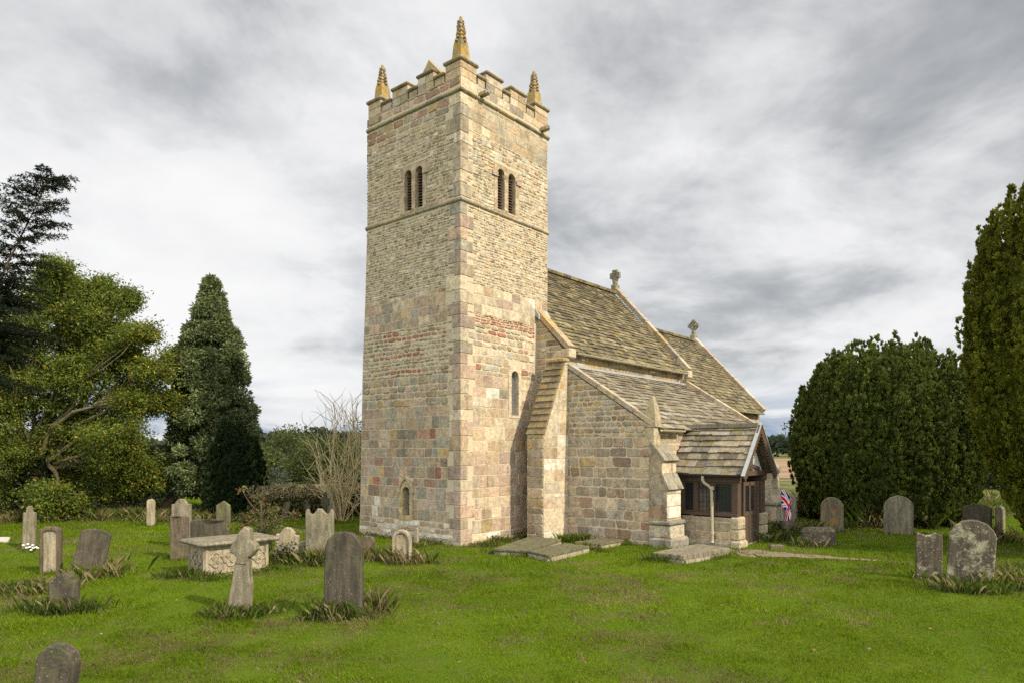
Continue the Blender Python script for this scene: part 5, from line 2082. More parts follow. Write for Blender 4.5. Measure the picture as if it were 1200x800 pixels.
# small dark columnar yew by the cypress
cyb = G(273, 606)
pl = []
for (px, yt_) in ((250, 545), (254, 523), (258, 512), (263, 500), (268, 489), (274, 494), (279, 488), (284, 500), (289, 512), (294, 507), (299, 512), (262, 540), (286, 540), (272, 530), (256, 560), (268, 552), (280, 556), (292, 545)):
    x = (px - 273) / F * cyb.y
    for yy in (-.45, .1, .55):
        zt_ = (606 - yt_) / F * cyb.y + random.uniform(-.5, .1) - .25 * abs(yy)
        pl.append((x * .9, yy, .1 + random.uniform(0, .3), x, yy * 1.05, zt_, .26))
shell = [(.35, .2), (.62, 1.0), (.62, 1.9), (.3, 2.7), (.03, 3.2)]
plume_yew('fastigiate_yew', 'small very dark upright yew with finger-like tops in front of the cypress', cyb, pl, shell, 110000, .12, [(.022, .038, .014), (.030, .050, .017), (.042, .062, .021)], [3, 3, 1.5], trunk_r=.15)


def clump_tree(name, label, base, clumps, n_per, size, cols, wts, mat='leaf', aspect=.5, jit=.8, droop=0.0, cat='tree', group=None, trunk=None, flat=.8, limbs=True, bark='bark', surface=.5):
    """clumps = (x,y,z,r) relative to base; trunk = list of ((x,y,z),r)"""
    root = empty(name, base)
    tag(root, label, cat, group)
    ch = []
    for (x, y, z, r) in clumps:
        n = max(6, int(n_per * r * r))
        u_ = unit(n)
        rad = r * (surface + (1 - surface) * rng.random(n)) if surface else r * rng.random(n) ** .4
        pos = np.array([x, y, z]) + u_ * rad[:, None] * np.array([1, 1, flat])
        dr = u_ + np.array([0, 0, -droop])
        hue = rng.uniform(.72, 1.28)
        ch.append(leaves(pos, dr, np.full(n, size), aspect, jit, palette(n, cols, wts, .22) * hue))
    foliage_obj('foliage', ch, M[mat], root)
    if trunk:
        mb_ = MB()
        mb_.tube([t_[0] for t_ in trunk], [t_[1] for t_ in trunk], n=10)
        if limbs:
            for (x, y, z, r) in clumps:
                if random.random() < limbs:
                    zz_ = min(max(z * .55, trunk[1][0][2]), trunk[-1][0][2])
                    for (p, r_), (p2, r2) in zip(trunk, trunk[1:]):
                        if p[2] <= zz_ <= p2[2]:
                            q = (zz_ - p[2]) / (p2[2] - p[2] + 1e-6)
                            st_ = Vector(p).lerp(Vector(p2), q)
                            limb(mb_, st_, (x, y, z), min(.05, r_ * .3), .012, .12, 4)
                            break
        mb_.build('trunk', M[bark], root)
    return root


# Lawson cypress
lc = G(248, 602)
Yl = lc.y
cl = []
Hc = (602 - 325) / F * Yl
for k in range(430):
    q = random.random() ** .8
    z = .8 + q * (Hc - .9)
    prof = min(1, (z / 1.6)) ** .7 * (1 - max(0, (z / Hc - .22) / .78) ** 1.9)
    rmax = 1.70 * prof
    a = random.uniform(0, 2 * math.pi)
    rr = rmax * random.uniform(.74, 1.10)
    cl.append((rr * math.cos(a), rr * math.sin(a), z, random.uniform(.20, .46) * (.55 + .45 * prof)))
for k in range(60):                                             # the low skirt on the left
    a, q = random.uniform(0, 2 * math.pi), random.random() ** .5
    cl.append((-1.5 + math.cos(a) * q * 1.15, -.3 + math.sin(a) * q * 1.0, 1.85 + random.uniform(-.8, .8), random.uniform(.28, .42)))
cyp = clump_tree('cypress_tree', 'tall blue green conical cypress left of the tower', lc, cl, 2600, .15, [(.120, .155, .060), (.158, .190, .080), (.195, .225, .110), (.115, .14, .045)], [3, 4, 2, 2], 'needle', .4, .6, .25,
                 trunk=[((0, 0, -.2), .4), ((0, 0, 1.5), .34), ((.05, 0, 5), .2), ((0, 0, Hc * .93), .04)], limbs=.0)
mb = MB()
mb.tube([(-1.75, -.6, -.2), (-1.6, -.5, .45), (-1.2, -.35, 1.1), (-.9, -.3, 1.8)], [.26, .21, .18, .12], n=9)
mb.build('side_trunk', M['bark'], cyp)
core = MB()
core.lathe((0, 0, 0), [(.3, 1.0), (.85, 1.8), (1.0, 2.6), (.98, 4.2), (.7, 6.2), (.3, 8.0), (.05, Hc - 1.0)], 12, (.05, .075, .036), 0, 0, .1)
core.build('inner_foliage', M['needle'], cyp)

# ash tree at the left
random.seed(41)
rng = np.random.default_rng(42)
ab = G(44, 606)
Ya = ab.y
sc = Ya / F
blobs = [(92, 352, 40), (60, 385, 48), (135, 375, 36), (165, 425, 36), (112, 425, 55), (40, 455, 52), (180, 468, 26), (72, 505, 52), (15, 530, 48), (118, 525, 46), (160, 512, 40), (8, 420, 42),
         (130, 566, 30), (186, 398, 20), (80, 560, 32), (20, 480, 45), (-30, 450, 60), (-40, 530, 55), (150, 470, 36), (102, 385, 40), (195, 438, 18), (196, 415, 14), (200, 470, 16), (58, 350, 34), (30, 400, 40), (5, 465, 40), (132, 556, 38), (165, 556, 30), (148, 535, 30), (75, 405, 44), (92, 450, 40), (105, 500, 38), (45, 575, 34), (5, 575, 34), (98, 580, 28), (150, 420, 30), (170, 555, 22), (100, 330, 18), (75, 335, 20), (128, 345, 18), (148, 352, 16)]
ash = empty('ash_tree', ab)
tag(ash, 'spreading deciduous tree with yellowing leaves and lichened limbs at the left', 'tree')
mb = MB()
mb.tube([(0, 0, -.3), (.02, 0, .5), (.05, 0, 1.6), (.0, .1, 2.8)], [.62, .5, .46, .36], n=12)
mb2 = MB()
ch = []
for (px, py, r) in blobs:
    c = PX(px, py, Ya) - ab
    c.y = random.uniform(-1.7, 1.5)
    rw = r * sc
    fork = Vector((random.uniform(-.1, .1), random.uniform(-.1, .1), random.uniform(1.6, 2.8)))
    pts_ = limb(mb2, fork, c, .10, .02, .14, 6)
    for k in range(int(16 + 26 * rw)):
        d = Vector(unit(1)[0])
        tip = c + Vector((d.x, d.y, d.z * .85)) * rw * random.uniform(.35, 1.0)
        s_ = pts_[random.randint(4, 6)]
        if random.random() < .45:
            limb(mb2, s_, tip, .026, .007, .18, 4)
        n = int(random.uniform(80, 175))
        pos = np.array(tip) + rng.normal(0, .19, (n, 3)) * np.array([1.1, 1.1, .7])
        dr = np.tile(np.array([d.x * .6, d.y * .6, -.25]), (n, 1))
        warm = max(0, random.gauss(.06, .10)) + (.12 if px > 150 else 0)
        wts = [3, 4, 2.2, .6 + 6 * warm, .15 + 2.2 * warm]
        ch.append(leaves(pos, dr, np.full(n, .115), .42, .8, palette(n, [(.086, .124, .018), (.118, .158, .022), (.155, .192, .030), (.24, .215, .025), (.38, .28, .03)], wts, .2) * rng.uniform(.85, 1.2)))
foliage_obj('foliage', ch, M['leaf'], ash)
mb.build('trunk', M['bark'], ash)
mb2.build('limbs', M['grey_bark'], ash)
n = 5200                                                          # ivy round the trunk
a = rng.uniform(0, 2 * math.pi, n)
z = rng.uniform(0, 2.7, n)
pos = np.stack([np.cos(a) * (.55 + .15 * rng.random(n)), np.sin(a) * (.55 + .15 * rng.random(n)), z], 1)
foliage_obj('ivy', [leaves(pos, np.stack([np.cos(a), np.sin(a), -.3 + 0 * a], 1), np.full(n, .12), .8, .6, palette(n, [(.02, .034, .012), (.03, .046, .014)], [1, 1]))], M['leaf'], ash)

random.seed(51)
rng = np.random.default_rng(52)
# spruce leaning in from the left edge, close to the camera
sb = G(-75, 655)
Ys = sb.y
spruce = empty('spruce_tree', sb)
tag(spruce, 'dark drooping spruce leaning in at the left edge with its tip against the sky', 'tree')
tip = PX(57, 212, Ys + .4) - sb
stem = [V((0, 0, -.3)), V((.15, 0, 2.2)), V((.7, .0, 5.0)), V((.5 * tip.x + .2, .1, tip.z * .72)), tip]
mbt, mbb = MB(), MB()
dn = []
for k in range(25):
    q = k / 24 * 4
    i = min(3, int(q))
    dn.append(stem[i].lerp(stem[i + 1], q - i))
mbt.tube(dn, [.22 * (1 - k / 24.5) ** 1.8 + .010 for k in range(25)], n=9)
ch = []
for k2_ in range(22, 50):
    kk = min(k2_ / 2, 23.99)
    p = dn[int(kk)].lerp(dn[int(kk) + 1], kk - int(kk))
    left = (24 - kk) / 17
    ln = .50 + 1.8 * left ** .9
    for b in range(6 if kk < 17 else 4):
        a = random.uniform(0, 2 * math.pi)
        L_ = ln * random.uniform(.6, 1.1)
        d = V((math.cos(a), math.sin(a), .55 - .75 * left))
        e = p + d * L_
        pts_ = [p.lerp(e, t_) + V((0, 0, -.10 * L_ * (t_ ** 2) + .06 * L_ * math.sin(t_ * 3))) for t_ in np.linspace(0, 1, 6)]
        mbb.tube(pts_, [.02 * (1 - t_ * .8) * (.4 + left) for t_ in np.linspace(0, 1, 6)], n=5)
        nt = int(4 + 6 * L_)
        for t_ in np.linspace(.12, 1, nt):
            i = min(4, int(t_ * 5))
            c = pts_[i].lerp(pts_[i + 1], t_ * 5 - i)
            for sg in (-1, 1):
                sd2 = V((-d.y, d.x, 0)).normalized() * sg
                dirn = (d * .6 + sd2 * .8 + V((0, 0, random.uniform(-.5, .25)))).normalized()
                sl = .34 * (1.05 - t_ * .5) * (.7 + .5 * left)
                m_ = max(9, int(sl * (120 if kk < 17 else 90)))
                tt = rng.random(m_)
                pos = np.array(c) + np.outer(tt * sl, np.array(dirn)) + np.stack([0 * tt, 0 * tt, -.10 * tt ** 2], 1)
                ch.append(leaves(pos, np.tile(np.array(dirn) * .7, (m_, 1)), np.full(m_, .085), .26, .55, palette(m_, [(.013, .021, .010), (.018, .029, .013), (.036, .030, .014)], [3, 3, .5], .2)))
foliage_obj('foliage', ch, M['needle'], spruce)
mbt.build('trunk', M['bark'], spruce)
mbb.build('branches', M['bark'], spruce)

# bare pale willow left of the tower
wb = G(397, 611)
wil = empty('bare_willow', wb)
tag(wil, 'leafless pale stemmed willow bush beside the left wall of the tower', 'tree')
mb = MB()
sw = wb.y / F
for k in range(36):
    px, py = random.choice([(random.uniform(385, 415), random.uniform(455, 500)), (random.uniform(345, 385), random.uniform(495, 560)), (random.uniform(370, 425), random.uniform(475, 540)), (random.uniform(400, 440), random.uniform(500, 580))])
    e = PX(px, py, wb.y) - wb
    e.y = random.uniform(-1.0, 1.0)
    b0 = V((random.uniform(-.25, .25), random.uniform(-.25, .25), -.1))
    pts_ = limb(mb, b0, e, random.uniform(.02, .038), .006, .09, 6)
    for j in range(6):
        s_ = pts_[random.randint(2, 6)]
        d = V((random.gauss(0, .4) + e.x * .1, random.gauss(0, .4), random.uniform(.25, .8)))
        t2 = limb(mb, s_, s_ + d, .012, .004, .12, 3)
        if e.x > -.2 and j < 3:                                  # whippy drooping twigs
            limb(mb, s_, s_ + V((random.uniform(-.5, .7), random.uniform(-.5, .5), -random.uniform(.4, 1.1))), .010, .004, .25, 4)
mb.build('stems', M['pale_twig'], wil)

# leafy tree behind the willow, beside the tower
LEAFG = [(.055, .082, .02), (.08, .112, .025), (.11, .14, .035)]


def bush(name, label, base, w, h, dpt, n_cl, n_per, size, cols, wts, cat='bush', group=None, mat='leaf', trunk=True):
    cl_ = []
    for k in range(n_cl):
        u_ = unit(1)[0]
        q = random.uniform(.6, .95)
        cl_.append((u_[0] * w / 2 * q, u_[1] * dpt / 2 * q, max(.15, h * .5 + u_[2] * h / 2 * q), random.uniform(.16, .26) * min(w, h)))
    for k in range(n_cl // 4):
        cl_.append((random.uniform(-.4, .4) * w, random.uniform(-.4, .4) * dpt, random.uniform(.1, .45) * h, .22 * min(w, h)))
    return clump_tree(name, label, base, cl_, n_per, size, cols, wts, mat, .5, .9, .1, cat=cat, group=group, surface=.35,
                      trunk=[((0, 0, -.2), .06 * min(w, h)), ((0, 0, h * .3), .05 * min(w, h)), ((0, 0, h * .75), .015 * min(w, h))] if trunk else None, limbs=.35)


b_ = PX(425, 600, 31)
b_.z = 0
bush('leafy_tree', 'small leafy green tree behind the willow close to the tower wall', b_, 2.4, 4.0, 2.2, 40, 260, .13, LEAFG, [2, 3, 2], 'tree')
far = [(335, 545, 60, 6.6, 4.4, 'rounded green thicket tree straight behind the dry hedge'), (305, 553, 52, 3.6, 3.0, 'small green thicket tree just right of the dark upright yew'),
       (372, 550, 56, 4.2, 3.8, 'green thicket tree behind the branches of the bare willow'), (398, 556, 62, 4.0, 3.8, 'green thicket tree between the willow and the tower')]
for (px, py, Y, w, h, lb) in far:
    p = V(((px - 600) / F * Y, Y, 0))
    bush('thicket_tree', lb, p, w, h, w, 60, 120, .22, [(.05, .07, .02), (.075, .098, .025), (.11, .13, .035)], [2, 3, 2], 'tree', 'thicket trees beyond the hedge')
p = G(303, 590)
bush('blue_shrub', 'pale blue green conifer shrub beside the dark upright yew', p + V((0, 3, 0)), 1.3, 2.0, 1.2, 26, 380, .12, [(.06, .09, .06), (.09, .12, .085)], [1, 1], 'shrub')

# dry boundary hedge behind the graves
h0, h1 = G(296, 607), G(424, 604)
hd = empty('hedge', h0)
tag(hd, 'long overgrown hedge with dry straw coloured top behind the left graves', 'hedge')
d = h1 - h0
n = 30000
t_ = rng.random(n)
zz = rng.random(n) ** .65 * (1.12 + .12 * np.sin(t_ * 40) + .08 * np.sin(t_ * 93))
off = rng.normal(0, .28, n)
pos = np.array([d.x, d.y, 0]) * t_[:, None] + np.stack([0 * t_, off, zz], 1)
dry = (zz > .8)[:, None]
cg = palette(n, [(.09, .11, .03), (.13, .135, .045), (.18, .14, .06), (.15, .08, .035)], [3, 3, 2, .6])
cd = palette(n, [(.50, .41, .25), (.40, .32, .18), (.24, .22, .09)], [3, 3, 1.5])
mixd = (rng.random((n, 1)) < .8) & dry
foliage_obj('foliage', [leaves(pos, np.tile([0, 0, .7], (n, 1)), np.full(n, .13), .4, .6, np.where(mixd, cd, cg))], M['leaf'], hd)

# rose hip bush among the graves
rb = G(306, 640)
cl = []
for (px, py, r) in ((300, 605, 12), (315, 600, 14), (325, 612, 13), (293, 620, 13), (310, 622, 14), (300, 585, 8), (288, 572, 5), (340, 605, 9), (286, 608, 9), (330, 628, 9)):
    c = PX(px, py, rb.y) - rb
    cl.append((c.x, random.uniform(-.4, .4), c.z, r / F * rb.y))
rose = clump_tree('rose_bush', 'tangled wild rose bush with red hips behind the chest tomb', rb, cl, 2100, .085, [(.11, .12, .035), (.15, .145, .05), (.21, .165, .075), (.08, .09, .03)], [3, 2, 1.5, 2], 'leaf', .5, .9, 0, 'bush', trunk=[((0, 0, -.1), .05), ((0, 0, .5), .04), ((0, 0, 1.3), .02)], limbs=.8, surface=.15)
mb = MB()
for k in range(70):
    x, y, z, r = random.choice(cl)
    u_ = unit(1)[0] * r * random.uniform(.6, 1.15)
    mb.lathe((x + u_[0], y + u_[1] - .05, z + u_[2]), [(.004, -.018), (.015, -.008), (.017, .005), (.005, .018)], 6)
o = mb.build('hips', M['berry'], rose)
o['kind'] = 'stuff'
ib = G(301, 650)
bush('ivy_mound', 'dark green ivy mound at the far end of the chest tomb', ib, .62, .62, .55, 18, 3800, .06, [(.018, .034, .010), (.028, .05, .014)], [1, 1], 'ivy', trunk=False)
n = 750                                                            # ivy creeping up the pale headstone
iv = G(338, 660) + V((0, -.10, 0))
pos = np.stack([rng.normal(0, .22, n), rng.normal(0, .05, n), rng.random(n) ** 2 * .5], 1)
o = foliage_obj('ivy_plant', [leaves(pos, np.tile([0, -.6, -.2], (n, 1)), np.full(n, .055), .8, .6, palette(n, [(.035, .055, .014), (.06, .085, .022)], [1, 1]))], M['leaf'])
o.location = iv
tag(o, 'ivy creeping over the foot of the pale rounded headstone', 'ivy', kind='stuff')

# old boundary wall at the left
w0, w1 = G(-60, 613), G(196, 604)
w0.y, w1.y = 31.5, 32.5
w0.x, w1.x = (-60 - 600) / F * 31.5, (205 - 600) / F * 32.5
bw = empty('boundary_wall', w0, math.atan2(w1.y - w0.y, w1.x - w0.x))
tag(bw, 'low rough stone boundary wall beyond the lawn beneath the left trees', 'wall')
mb = MB()
LW = (w1 - w0).length
mb.box((0, 0, -.2), (LW, .35, .62))
sw_ = Stones()
sw_.wall((V((0, 0, 0)), V((1, 0, 0)), V((0, -1, 0))), -.05, .62, lambda z: 0, lambda z: LW, [zone(99, (.12, .2), (.2, .5), [((.16, .14, .10), 2), ((.22, .19, .14), 2), (DGREY, 1)], 'rough')])
merge(mb, sw_, 'wall_face', bw)
mb = Stones()
x = 0
while x < LW:
    w = random.uniform(.4, .7)
    mb.box((x + .005, -.06, .622), (min(x + w, LW), .41, .74 + random.uniform(-.02, .03)), (.25, .22, .16), 0, .03)
    x += w
mb.build('coping', M['coping'], bw)
# dark shrubs along it
for (px, py, w, h, lb) in ((80, 600, 1.7, 1.1, 'dark untidy shrub by the boundary wall just right of the ivy clad trunk'), (105, 602, 1.6, 1.2, 'dark untidy shrub midway along the boundary wall'), (140, 600, 1.8, .9, 'low dark shrub at the right end of the boundary wall')):
    p = G(px, py + 6)
    bush('wall_shrub', lb, p, w, h, 1.0, 22, 700, .11, [(.032, .046, .016), (.048, .064, .02), (.08, .09, .03)], [3, 3, 1], 'shrub', 'shrubs along the boundary wall')

# right: sapling and field hedge plants
sp_ = G(938, 600)
cl = []
for (px, py, r) in ((934, 484, 7), (932, 492, 6), (926, 496, 6), (938, 500, 7), (934, 515, 8), (940, 535, 9), (936, 550, 9), (930, 530, 6), (944, 560, 9), (921, 499, 4), (940, 476, 6)):
    c = PX(px, py, sp_.y) - sp_
    cl.append((c.x, random.uniform(-.2, .2), c.z, r / F * sp_.y))
clump_tree('sapling', 'thin leafy sapling at the left edge of the big yew', sp_, cl, 700, .12, [(.10, .13, .03), (.15, .165, .045), (.06, .085, .02)], [2, 2, 2], 'leaf', .5, .9, .1, trunk=[((0, 0, -.1), .05), ((0, 0, 1.2), .04), ((-.12, 0, 2.4), .015), ((-.2, 0, 3.3), .006)], limbs=.9, surface=.1)
for (px, Y, w, h, lb) in ((1152, 62, 5.0, 5.8, 'dark hedgerow tree far off between the two yews'), (1166, 48, 3.0, 2.6, 'lower hedgerow bush between the two yews'), (1215, 60, 7, 6.5, 'hedgerow tree behind the tall golden yew')):
    bush('hedgerow_tree', lb, V(((px - 600) / F * Y, Y, 0)), w, h, w, 50, 110, .24, [(.022, .034, .014), (.034, .05, .018), (.05, .066, .022)], [2, 2, 1], 'tree', 'hedgerow trees by the field')
# far-off wood along the horizon
n = 90000
t_ = rng.random(n)
X = -560 + t_ * 1120
Yw = 262 + 26 * np.sin(X * .011) + rng.normal(0, 6, n)
hh_ = 6.4 + 2.0 * np.sin(X * .06) + 1.3 * np.sin(X * .19 + 1) + .9 * np.sin(X * .53)
pos = np.stack([X, Yw, hh_ * np.sqrt(rng.random(n)) * 1.02], 1)
wood = foliage_obj('distant_wood', [leaves(pos, np.tile([0, -.3, .6], (n, 1)), np.full(n, 1.7), .7, .7, palette(n, [(.030, .045, .024), (.04, .058, .028), (.05, .062, .028)], [1, 1, 1], .2))], M['leaf'])
tag(wood, 'dark band of distant woodland along the horizon', 'woodland', kind='stuff')

# ------------------------------------------------------------------ grass
LED = [np.array(q) for q in LEDGERS]


def inside_poly(X, Y, poly):
    ins = np.zeros(len(X), bool)
    m_ = len(poly)
    for i in range(m_):
        x1, y1 = poly[i]
        x2, y2 = poly[(i + 1) % m_]
        cond = ((y1 > Y) != (y2 > Y)) & (X < (x2 - x1) * (Y - y1) / (y2 - y1 + 1e-12) + x1)
        ins ^= cond
    return ins


def free(X, Y):
    """ground not taken by the church, the path or the slabs"""
    u = (X - CX) * D1.x + (Y - CY) * D1.y
    n_ = (X - CX) * D2.x + (Y - CY) * D2.y
    bad = (u > 0) & (u < TW) & (n_ > 0) & (n_ < 4.6)
    bad |= (u > 3.5) & (u < 19.3) & (n_ > -4.05) & (n_ < 5.5)
    bad |= (u > 4.68) & (u < 6.95) & (n_ > -6.15) & (n_ < -4)
    bad |= (u > 2.2) & (u < 3.5) & (n_ > -1.22) & (n_ < -.56)
    bad |= (u > 3.4) & (u < 4.4) & (n_ > -4.8) & (n_ < -4)
    for q in LED:
        bad |= inside_poly(X, Y, q)
    dmin = np.full(len(X), 9.0)
    for (a, b, w) in PATH[::2]:
        dmin = np.minimum(dmin, np.hypot(X - a, Y - b) / (w * .5))
    bad |= (dmin < 1.0) & (rng.random(len(X)) < .84 - .55 * np.clip((X - 8) / 6, 0, 1))
    return ~bad


def vnoise(X, Y, s_, seed=0):
    """cheap smooth value noise on arrays"""
    g_ = np.random.default_rng(seed).random((64, 64))
    x, y = (X * s_) % 64, (Y * s_) % 64
    i, j = x.astype(int), y.astype(int)
    fx, fy = x - i, y - j
    fx, fy = fx * fx * (3 - 2 * fx), fy * fy * (3 - 2 * fy)
    i2, j2 = (i + 1) % 64, (j + 1) % 64
    return (g_[i, j] * (1 - fx) + g_[i2, j] * fx) * (1 - fy) + (g_[i, j2] * (1 - fx) + g_[i2, j2] * fx) * fy


def gz_np(X, Y):
    gx, gy = np.linspace(-45, 45, 361), np.linspace(-8, 60, 273)
    if not hasattr(gz_np, 't'):
        gz_np.t = np.array([[gz(a, b) for a in gx] for b in gy])
    i = np.clip(((X + 45) / 90 * 360), 0, 359.99)
    j = np.clip(((Y + 8) / 68 * 272), 0, 271.99)
    a, b = i.astype(int), j.astype(int)
    fx, fy = i - a, j - b
    t_ = gz_np.t
    return (t_[b, a] * (1 - fx) + t_[b, a + 1] * fx) * (1 - fy) + (t_[b + 1, a] * (1 - fx) + t_[b + 1, a + 1] * fx) * fy


def blades(X, Y, h, w, col, lean=.45, z0=None):
    n_ = len(X)
    a = rng.uniform(0, 2 * math.pi, n_)
    ln = rng.random(n_) * lean
    b_ = a + rng.normal(0, 1.2, n_) + math.pi / 2
    z = gz_np(X, Y) - .01 if z0 is None else z0
    dx, dy = np.cos(b_) * ln * h, np.sin(b_) * ln * h
    wx, wy = np.cos(a) * w / 2, np.sin(a) * w / 2
    v = np.stack([np.stack([X - wx, Y - wy, z], 1), np.stack([X + wx, Y + wy, z], 1), np.stack([X + dx * .45 + wx * .7, Y + dy * .45 + wy * .7, z + h * .6], 1),
                  np.stack([X + dx, Y + dy, z + h * np.sqrt(np.clip(1 - ln ** 2 * .6, .1, 1))], 1)], 1).reshape(-1, 3)
    return v, np.arange(4 * n_).reshape(-1, 4), np.repeat(col, 4, 0)


def lawn_cols(X, Y, n_):
    base = palette(n_, [(.110, .184, .006), (.138, .214, .007), (.168, .240, .010), (.21, .25, .025)], [2, 3, 2, .7], .2)
    dryness = vnoise(X, Y, .55, 3) * .5 + vnoise(X, Y, 1.7, 4) * .35 + vnoise(X, Y, 4.5, 5) * .25
    p = np.clip((dryness - .57) / .22, 0, 1) * .85 + .04
    dry = rng.random(n_) < p
    c = np.where(dry[:, None], palette(n_, [(.24, .19, .085), (.18, .145, .06), (.30, .25, .13)], [2, 2, 1]), base)
    tone = .52 + .50 * vnoise(X, Y, .42, 8) + .34 * vnoise(X, Y, 1.9, 12) + .12 * vnoise(X, Y, 6.0, 13)
    return c * tone[:, None]


ch = []
for (y0, y1, dens, h, w) in ((5.0, 7.2, 1300, .05, .0075), (7.2, 10.5, 2600, .048, .0075), (10.5, 15, 1250, .056, .011), (15, 22, 560, .064, .018), (22, 38, 190, .085, .035)):
    xm = 600 / F * y1 + 5.0
    n_ = int((y1 - y0) * 2 * xm * dens)
    Y = rng.uniform(y0, y1, n_)
    X = rng.uniform(-xm, xm, n_)
    k = np.abs(X) < 600 / F * Y + 5.0
    X, Y = X[k], Y[k]
    k = free(X, Y)
    X, Y = X[k], Y[k]
    n_ = len(X)
    hh2 = h * rng.uniform(.5, 1.4, n_) * (.45 + .7 * vnoise(X, Y, 1.3, 9) + .6 * vnoise(X, Y, 3.7, 14) ** 2)
    ch.append(blades(X, Y, hh2, np.full(n_, w) * rng.uniform(.7, 1.2, n_), lawn_cols(X, Y, n_), .75))
o = foliage_obj('lawn_grass', ch, M['grass'])
tag(o, 'short mown green grass of the churchyard lawn', 'grass', kind='stuff')

# long dry and weedy grass round the stones, along walls and hedges
ch = []


def tuft(x, y, rx, ry, n_, h, dry=.5, dark=.3, wd=.0045, lean=.8):
    nc = max(4, int(n_ / 90))
    ca, cq = rng.uniform(0, 2 * math.pi, nc), np.sqrt(rng.random(nc)) * rng.uniform(.6, 1.25, nc)
    cx_, cy_ = x + np.cos(ca) * cq * rx, y + np.sin(ca) * cq * ry
    chh, cdry = rng.gamma(4, .25, nc), rng.normal(0, .22, nc)
    n_ = int(n_ * 1.35)
    dry *= .8
    ci = rng.integers(0, nc, n_)
    sp2 = .07 + .17 * rng.random(nc)
    X, Y = cx_[ci] + rng.normal(0, 1, n_) * sp2[ci], cy_[ci] + rng.normal(0, .7, n_) * sp2[ci]
    k = free(X, Y)
    X, Y, ci = X[k], Y[k], ci[k]
    m_ = len(X)
    if m_ == 0:
        return
    r_ = rng.random(m_) - cdry[ci]
    r_ = r_[:, None]
    cd_ = palette(m_, [(.34, .27, .14), (.26, .205, .10), (.19, .14, .065)], [2, 2, 1])
    ck = palette(m_, [(.040, .062, .014), (.06, .086, .018)], [1, 1])
    cg_ = palette(m_, [(.085, .14, .014), (.125, .175, .02)], [1, 1])
    c = np.where(r_ < dry * .85, cd_, np.where(r_ < (dry + dark) * .85, ck, cg_))
    hh_2 = .50 * h * chh[ci] * rng.gamma(4, .22, m_)
    ch.append(blades(X, Y, np.clip(hh_2, .03, 1.1 * h), np.full(m_, wd) * (1 + Y.mean() / 18), c, lean))
    nw = int(m_ * .22 * (dark + .25))
    if nw > 3:
        iw = rng.integers(0, m_, nw)
        zt_ = rng.random(nw) ** 1.6 * h * .42
        pw_2 = np.stack([X[iw], Y[iw], gz_np(X[iw], Y[iw]) + zt_], 1)
        ch.append(leaves(pw_2, np.tile([0, 0, .35], (nw, 1)), np.full(nw, .05), .62, .9, palette(nw, [(.045, .075, .014), (.07, .105, .02), (.13, .12, .04)], [3, 3, 1])))


for (x, y, w) in STONES:
    s_ = random.uniform(.7, 1.3)
    k = math.hypot(x, y)
    tuft(x, y - .05, w * .5 + random.uniform(.02, .25), random.uniform(.12, .26), int(300 * s_ * (1 if k < 20 else .5)), random.uniform(.12, .24), random.uniform(.1, .5), random.uniform(.1, .4))
# heavier growth the photograph shows
for (px, py, rx, n_, h, dry, dark) in ((403, 722, .55, 1600, .34, .35, .45), (430, 716, .35, 700, .42, .85, .05), (280, 720, .55, 1300, .22, .2, .65), (76, 716, .6, 1500, .28, .15, .7), (104, 678, .6, 900, .40, .75, .1),
                                       (122, 672, .35, 500, .45, .8, .1), (215, 678, .55, 1000, .22, .15, .65), (240, 682, .4, 500, .18, .2, .6), (375, 662, .6, 1100, .42, .7, .15), (440, 655, .7, 1100, .40, .75, .1), (482, 660, .45, 800, .45, .85, .1),
                                       (340, 660, .7, 700, .3, .6, .3), (1140, 694, .7, 1300, .26, .4, .45), (1105, 690, .5, 600, .2, .3, .5), (1190, 690, .7, 1300, .42, .85, .1), (1205, 680, .6, 900, .5, .8, .1),
                                       (1022, 618, .6, 900, .85, .9, .03), (985, 618, .5, 500, .55, .8, .1), (1168, 634, .7, 1200, .7, .85, .1), (960, 606, .8, 900, 1.0, .85, .1), (968, 598, .6, 700, 1.2, .9, .1),
                                       (932, 626, 1.0, 1500, .5, .45, .35), (950, 640, .7, 900, .35, .5, .35), (905, 634, .6, 700, .35, .2, .4), (1085, 618, .9, 900, .8, .8, .1), (1110, 616, 1.0, 900, .9, .8, .1),
                                       (775, 656, .5, 900, .24, .3, .5), (795, 656, .4, 600, .22, .3, .5), (830, 652, .5, 700, .2, .4, .3), (865, 648, .4, 400, .22, .3, .3), (595, 648, .6, 900, .2, .25, .45), (625, 651, .45, 600, .18, .4, .35),
                                       (690, 645, .6, 900, .24, .3, .3), (725, 637, .7, 900, .2, .3, .2), (665, 634, .7, 900, .3, .35, .1), (700, 628, .6, 700, .3, .4, .1), (20, 690, 1.3, 2200, .24, .55, .3), (-10, 695, 1.2, 1500, .26, .5, .3),
                                       (560, 640, .5, 500, .2, .5, .3), (590, 634, .5, 600, .28, .5, .3), (605, 630, .35, 400, .3, .5, .3), (300, 655, .8, 900, .3, .4, .4), (262, 640, .6, 500, .35, .5, .3)):
    g = G(px, py)
    tuft(g.x, g.y, rx, rx * .55, n_, h, dry, dark)
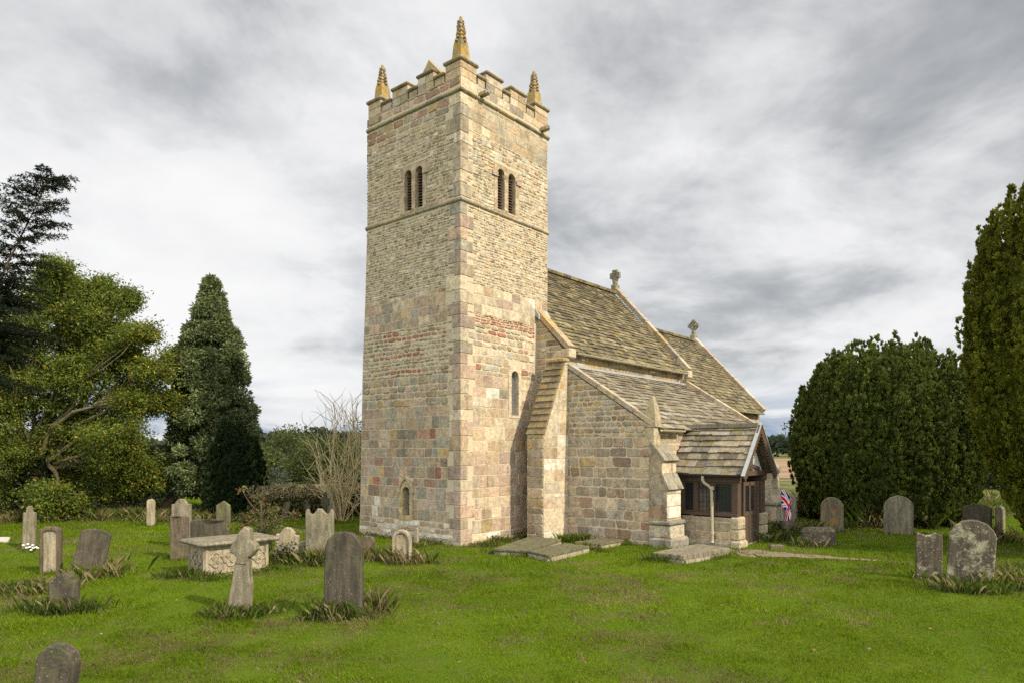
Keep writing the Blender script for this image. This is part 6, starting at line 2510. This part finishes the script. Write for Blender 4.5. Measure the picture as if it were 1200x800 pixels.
for k in range(150):                                              # ragged edge of the far lawn at the left and right
    px = random.uniform(-20, 300)
    g = G(px, random.uniform(600, 611))
    tuft(g.x, g.y, .9, .5, 330, random.uniform(.25, .55), .55, .25, .008)
for k in range(110):
    px = random.uniform(900, 1200)
    g = G(px, random.uniform(585, 606))
    tuft(g.x, g.y, 1.1, .8, 300, random.uniform(.35, .8), .55, .15, .009)
for k in range(24):
    g = CW(random.uniform(-.15, 0.0), random.uniform(0, 4.5))
    tuft(g.x, g.y, .28, .16, 100, random.uniform(.1, .22), .5, .2)
for k in range(14):
    g = CW(random.uniform(0.2, 2.3), -.12)
    tuft(g.x, g.y, .28, .16, 100, random.uniform(.1, .22), .5, .2)
o = foliage_obj('rough_grass', ch, M['grass'])
tag(o, 'long dry grass and weeds round the stones and along the edges', 'grass', kind='stuff')

# white flowers at the slim grey headstone
fp = G(38, 646)
fr_ = empty('flower_bunch', fp)
tag(fr_, 'small bunch of white flowers at the foot of the slim grey headstone', 'flowers')
for k in range(9):
    q = V((-.16 + .32 * ((k * 5) % 9) / 8, random.uniform(-.12, .05), random.uniform(.05, .2)))
    mb = MB()
    mb.lathe(q, [(.01, -.02), (.036, 0), (.04, .015), (.015, .03)], 7)
    mb.build('bloom', M['white_petal'], fr_)
mb = MB()
for k in range(14):
    mb.bar((random.uniform(-.05, .05), random.uniform(-.05, .05), -.02), (random.uniform(-.17, .17), random.uniform(-.12, .05), random.uniform(.06, .17)), .008, .008, (.05, .08, .02))
mb.build('stems', M['leaf'], fr_)

# fallen leaves on the lawn
n = 420
Y = rng.uniform(8, 24, n)
X = rng.uniform(-1, 1, n) * 600 / F * Y
k = free(X, Y)
X, Y = X[k], Y[k]
pos = np.stack([X, Y, gz_np(X, Y) + .035], 1)
dr = np.stack([rng.normal(0, 1, len(X)), rng.normal(0, 1, len(X)), 0 * X], 1)
o = foliage_obj('fallen_leaves', [leaves(pos, dr, np.full(len(X), .055), .6, .15, palette(len(X), [(.20, .11, .04), (.30, .20, .06), (.14, .08, .04), (.42, .38, .28)], [3, 2, 2, .5]))], M['leaf'])
tag(o, 'scattered fallen brown leaves on the lawn', 'leaves', kind='stuff')
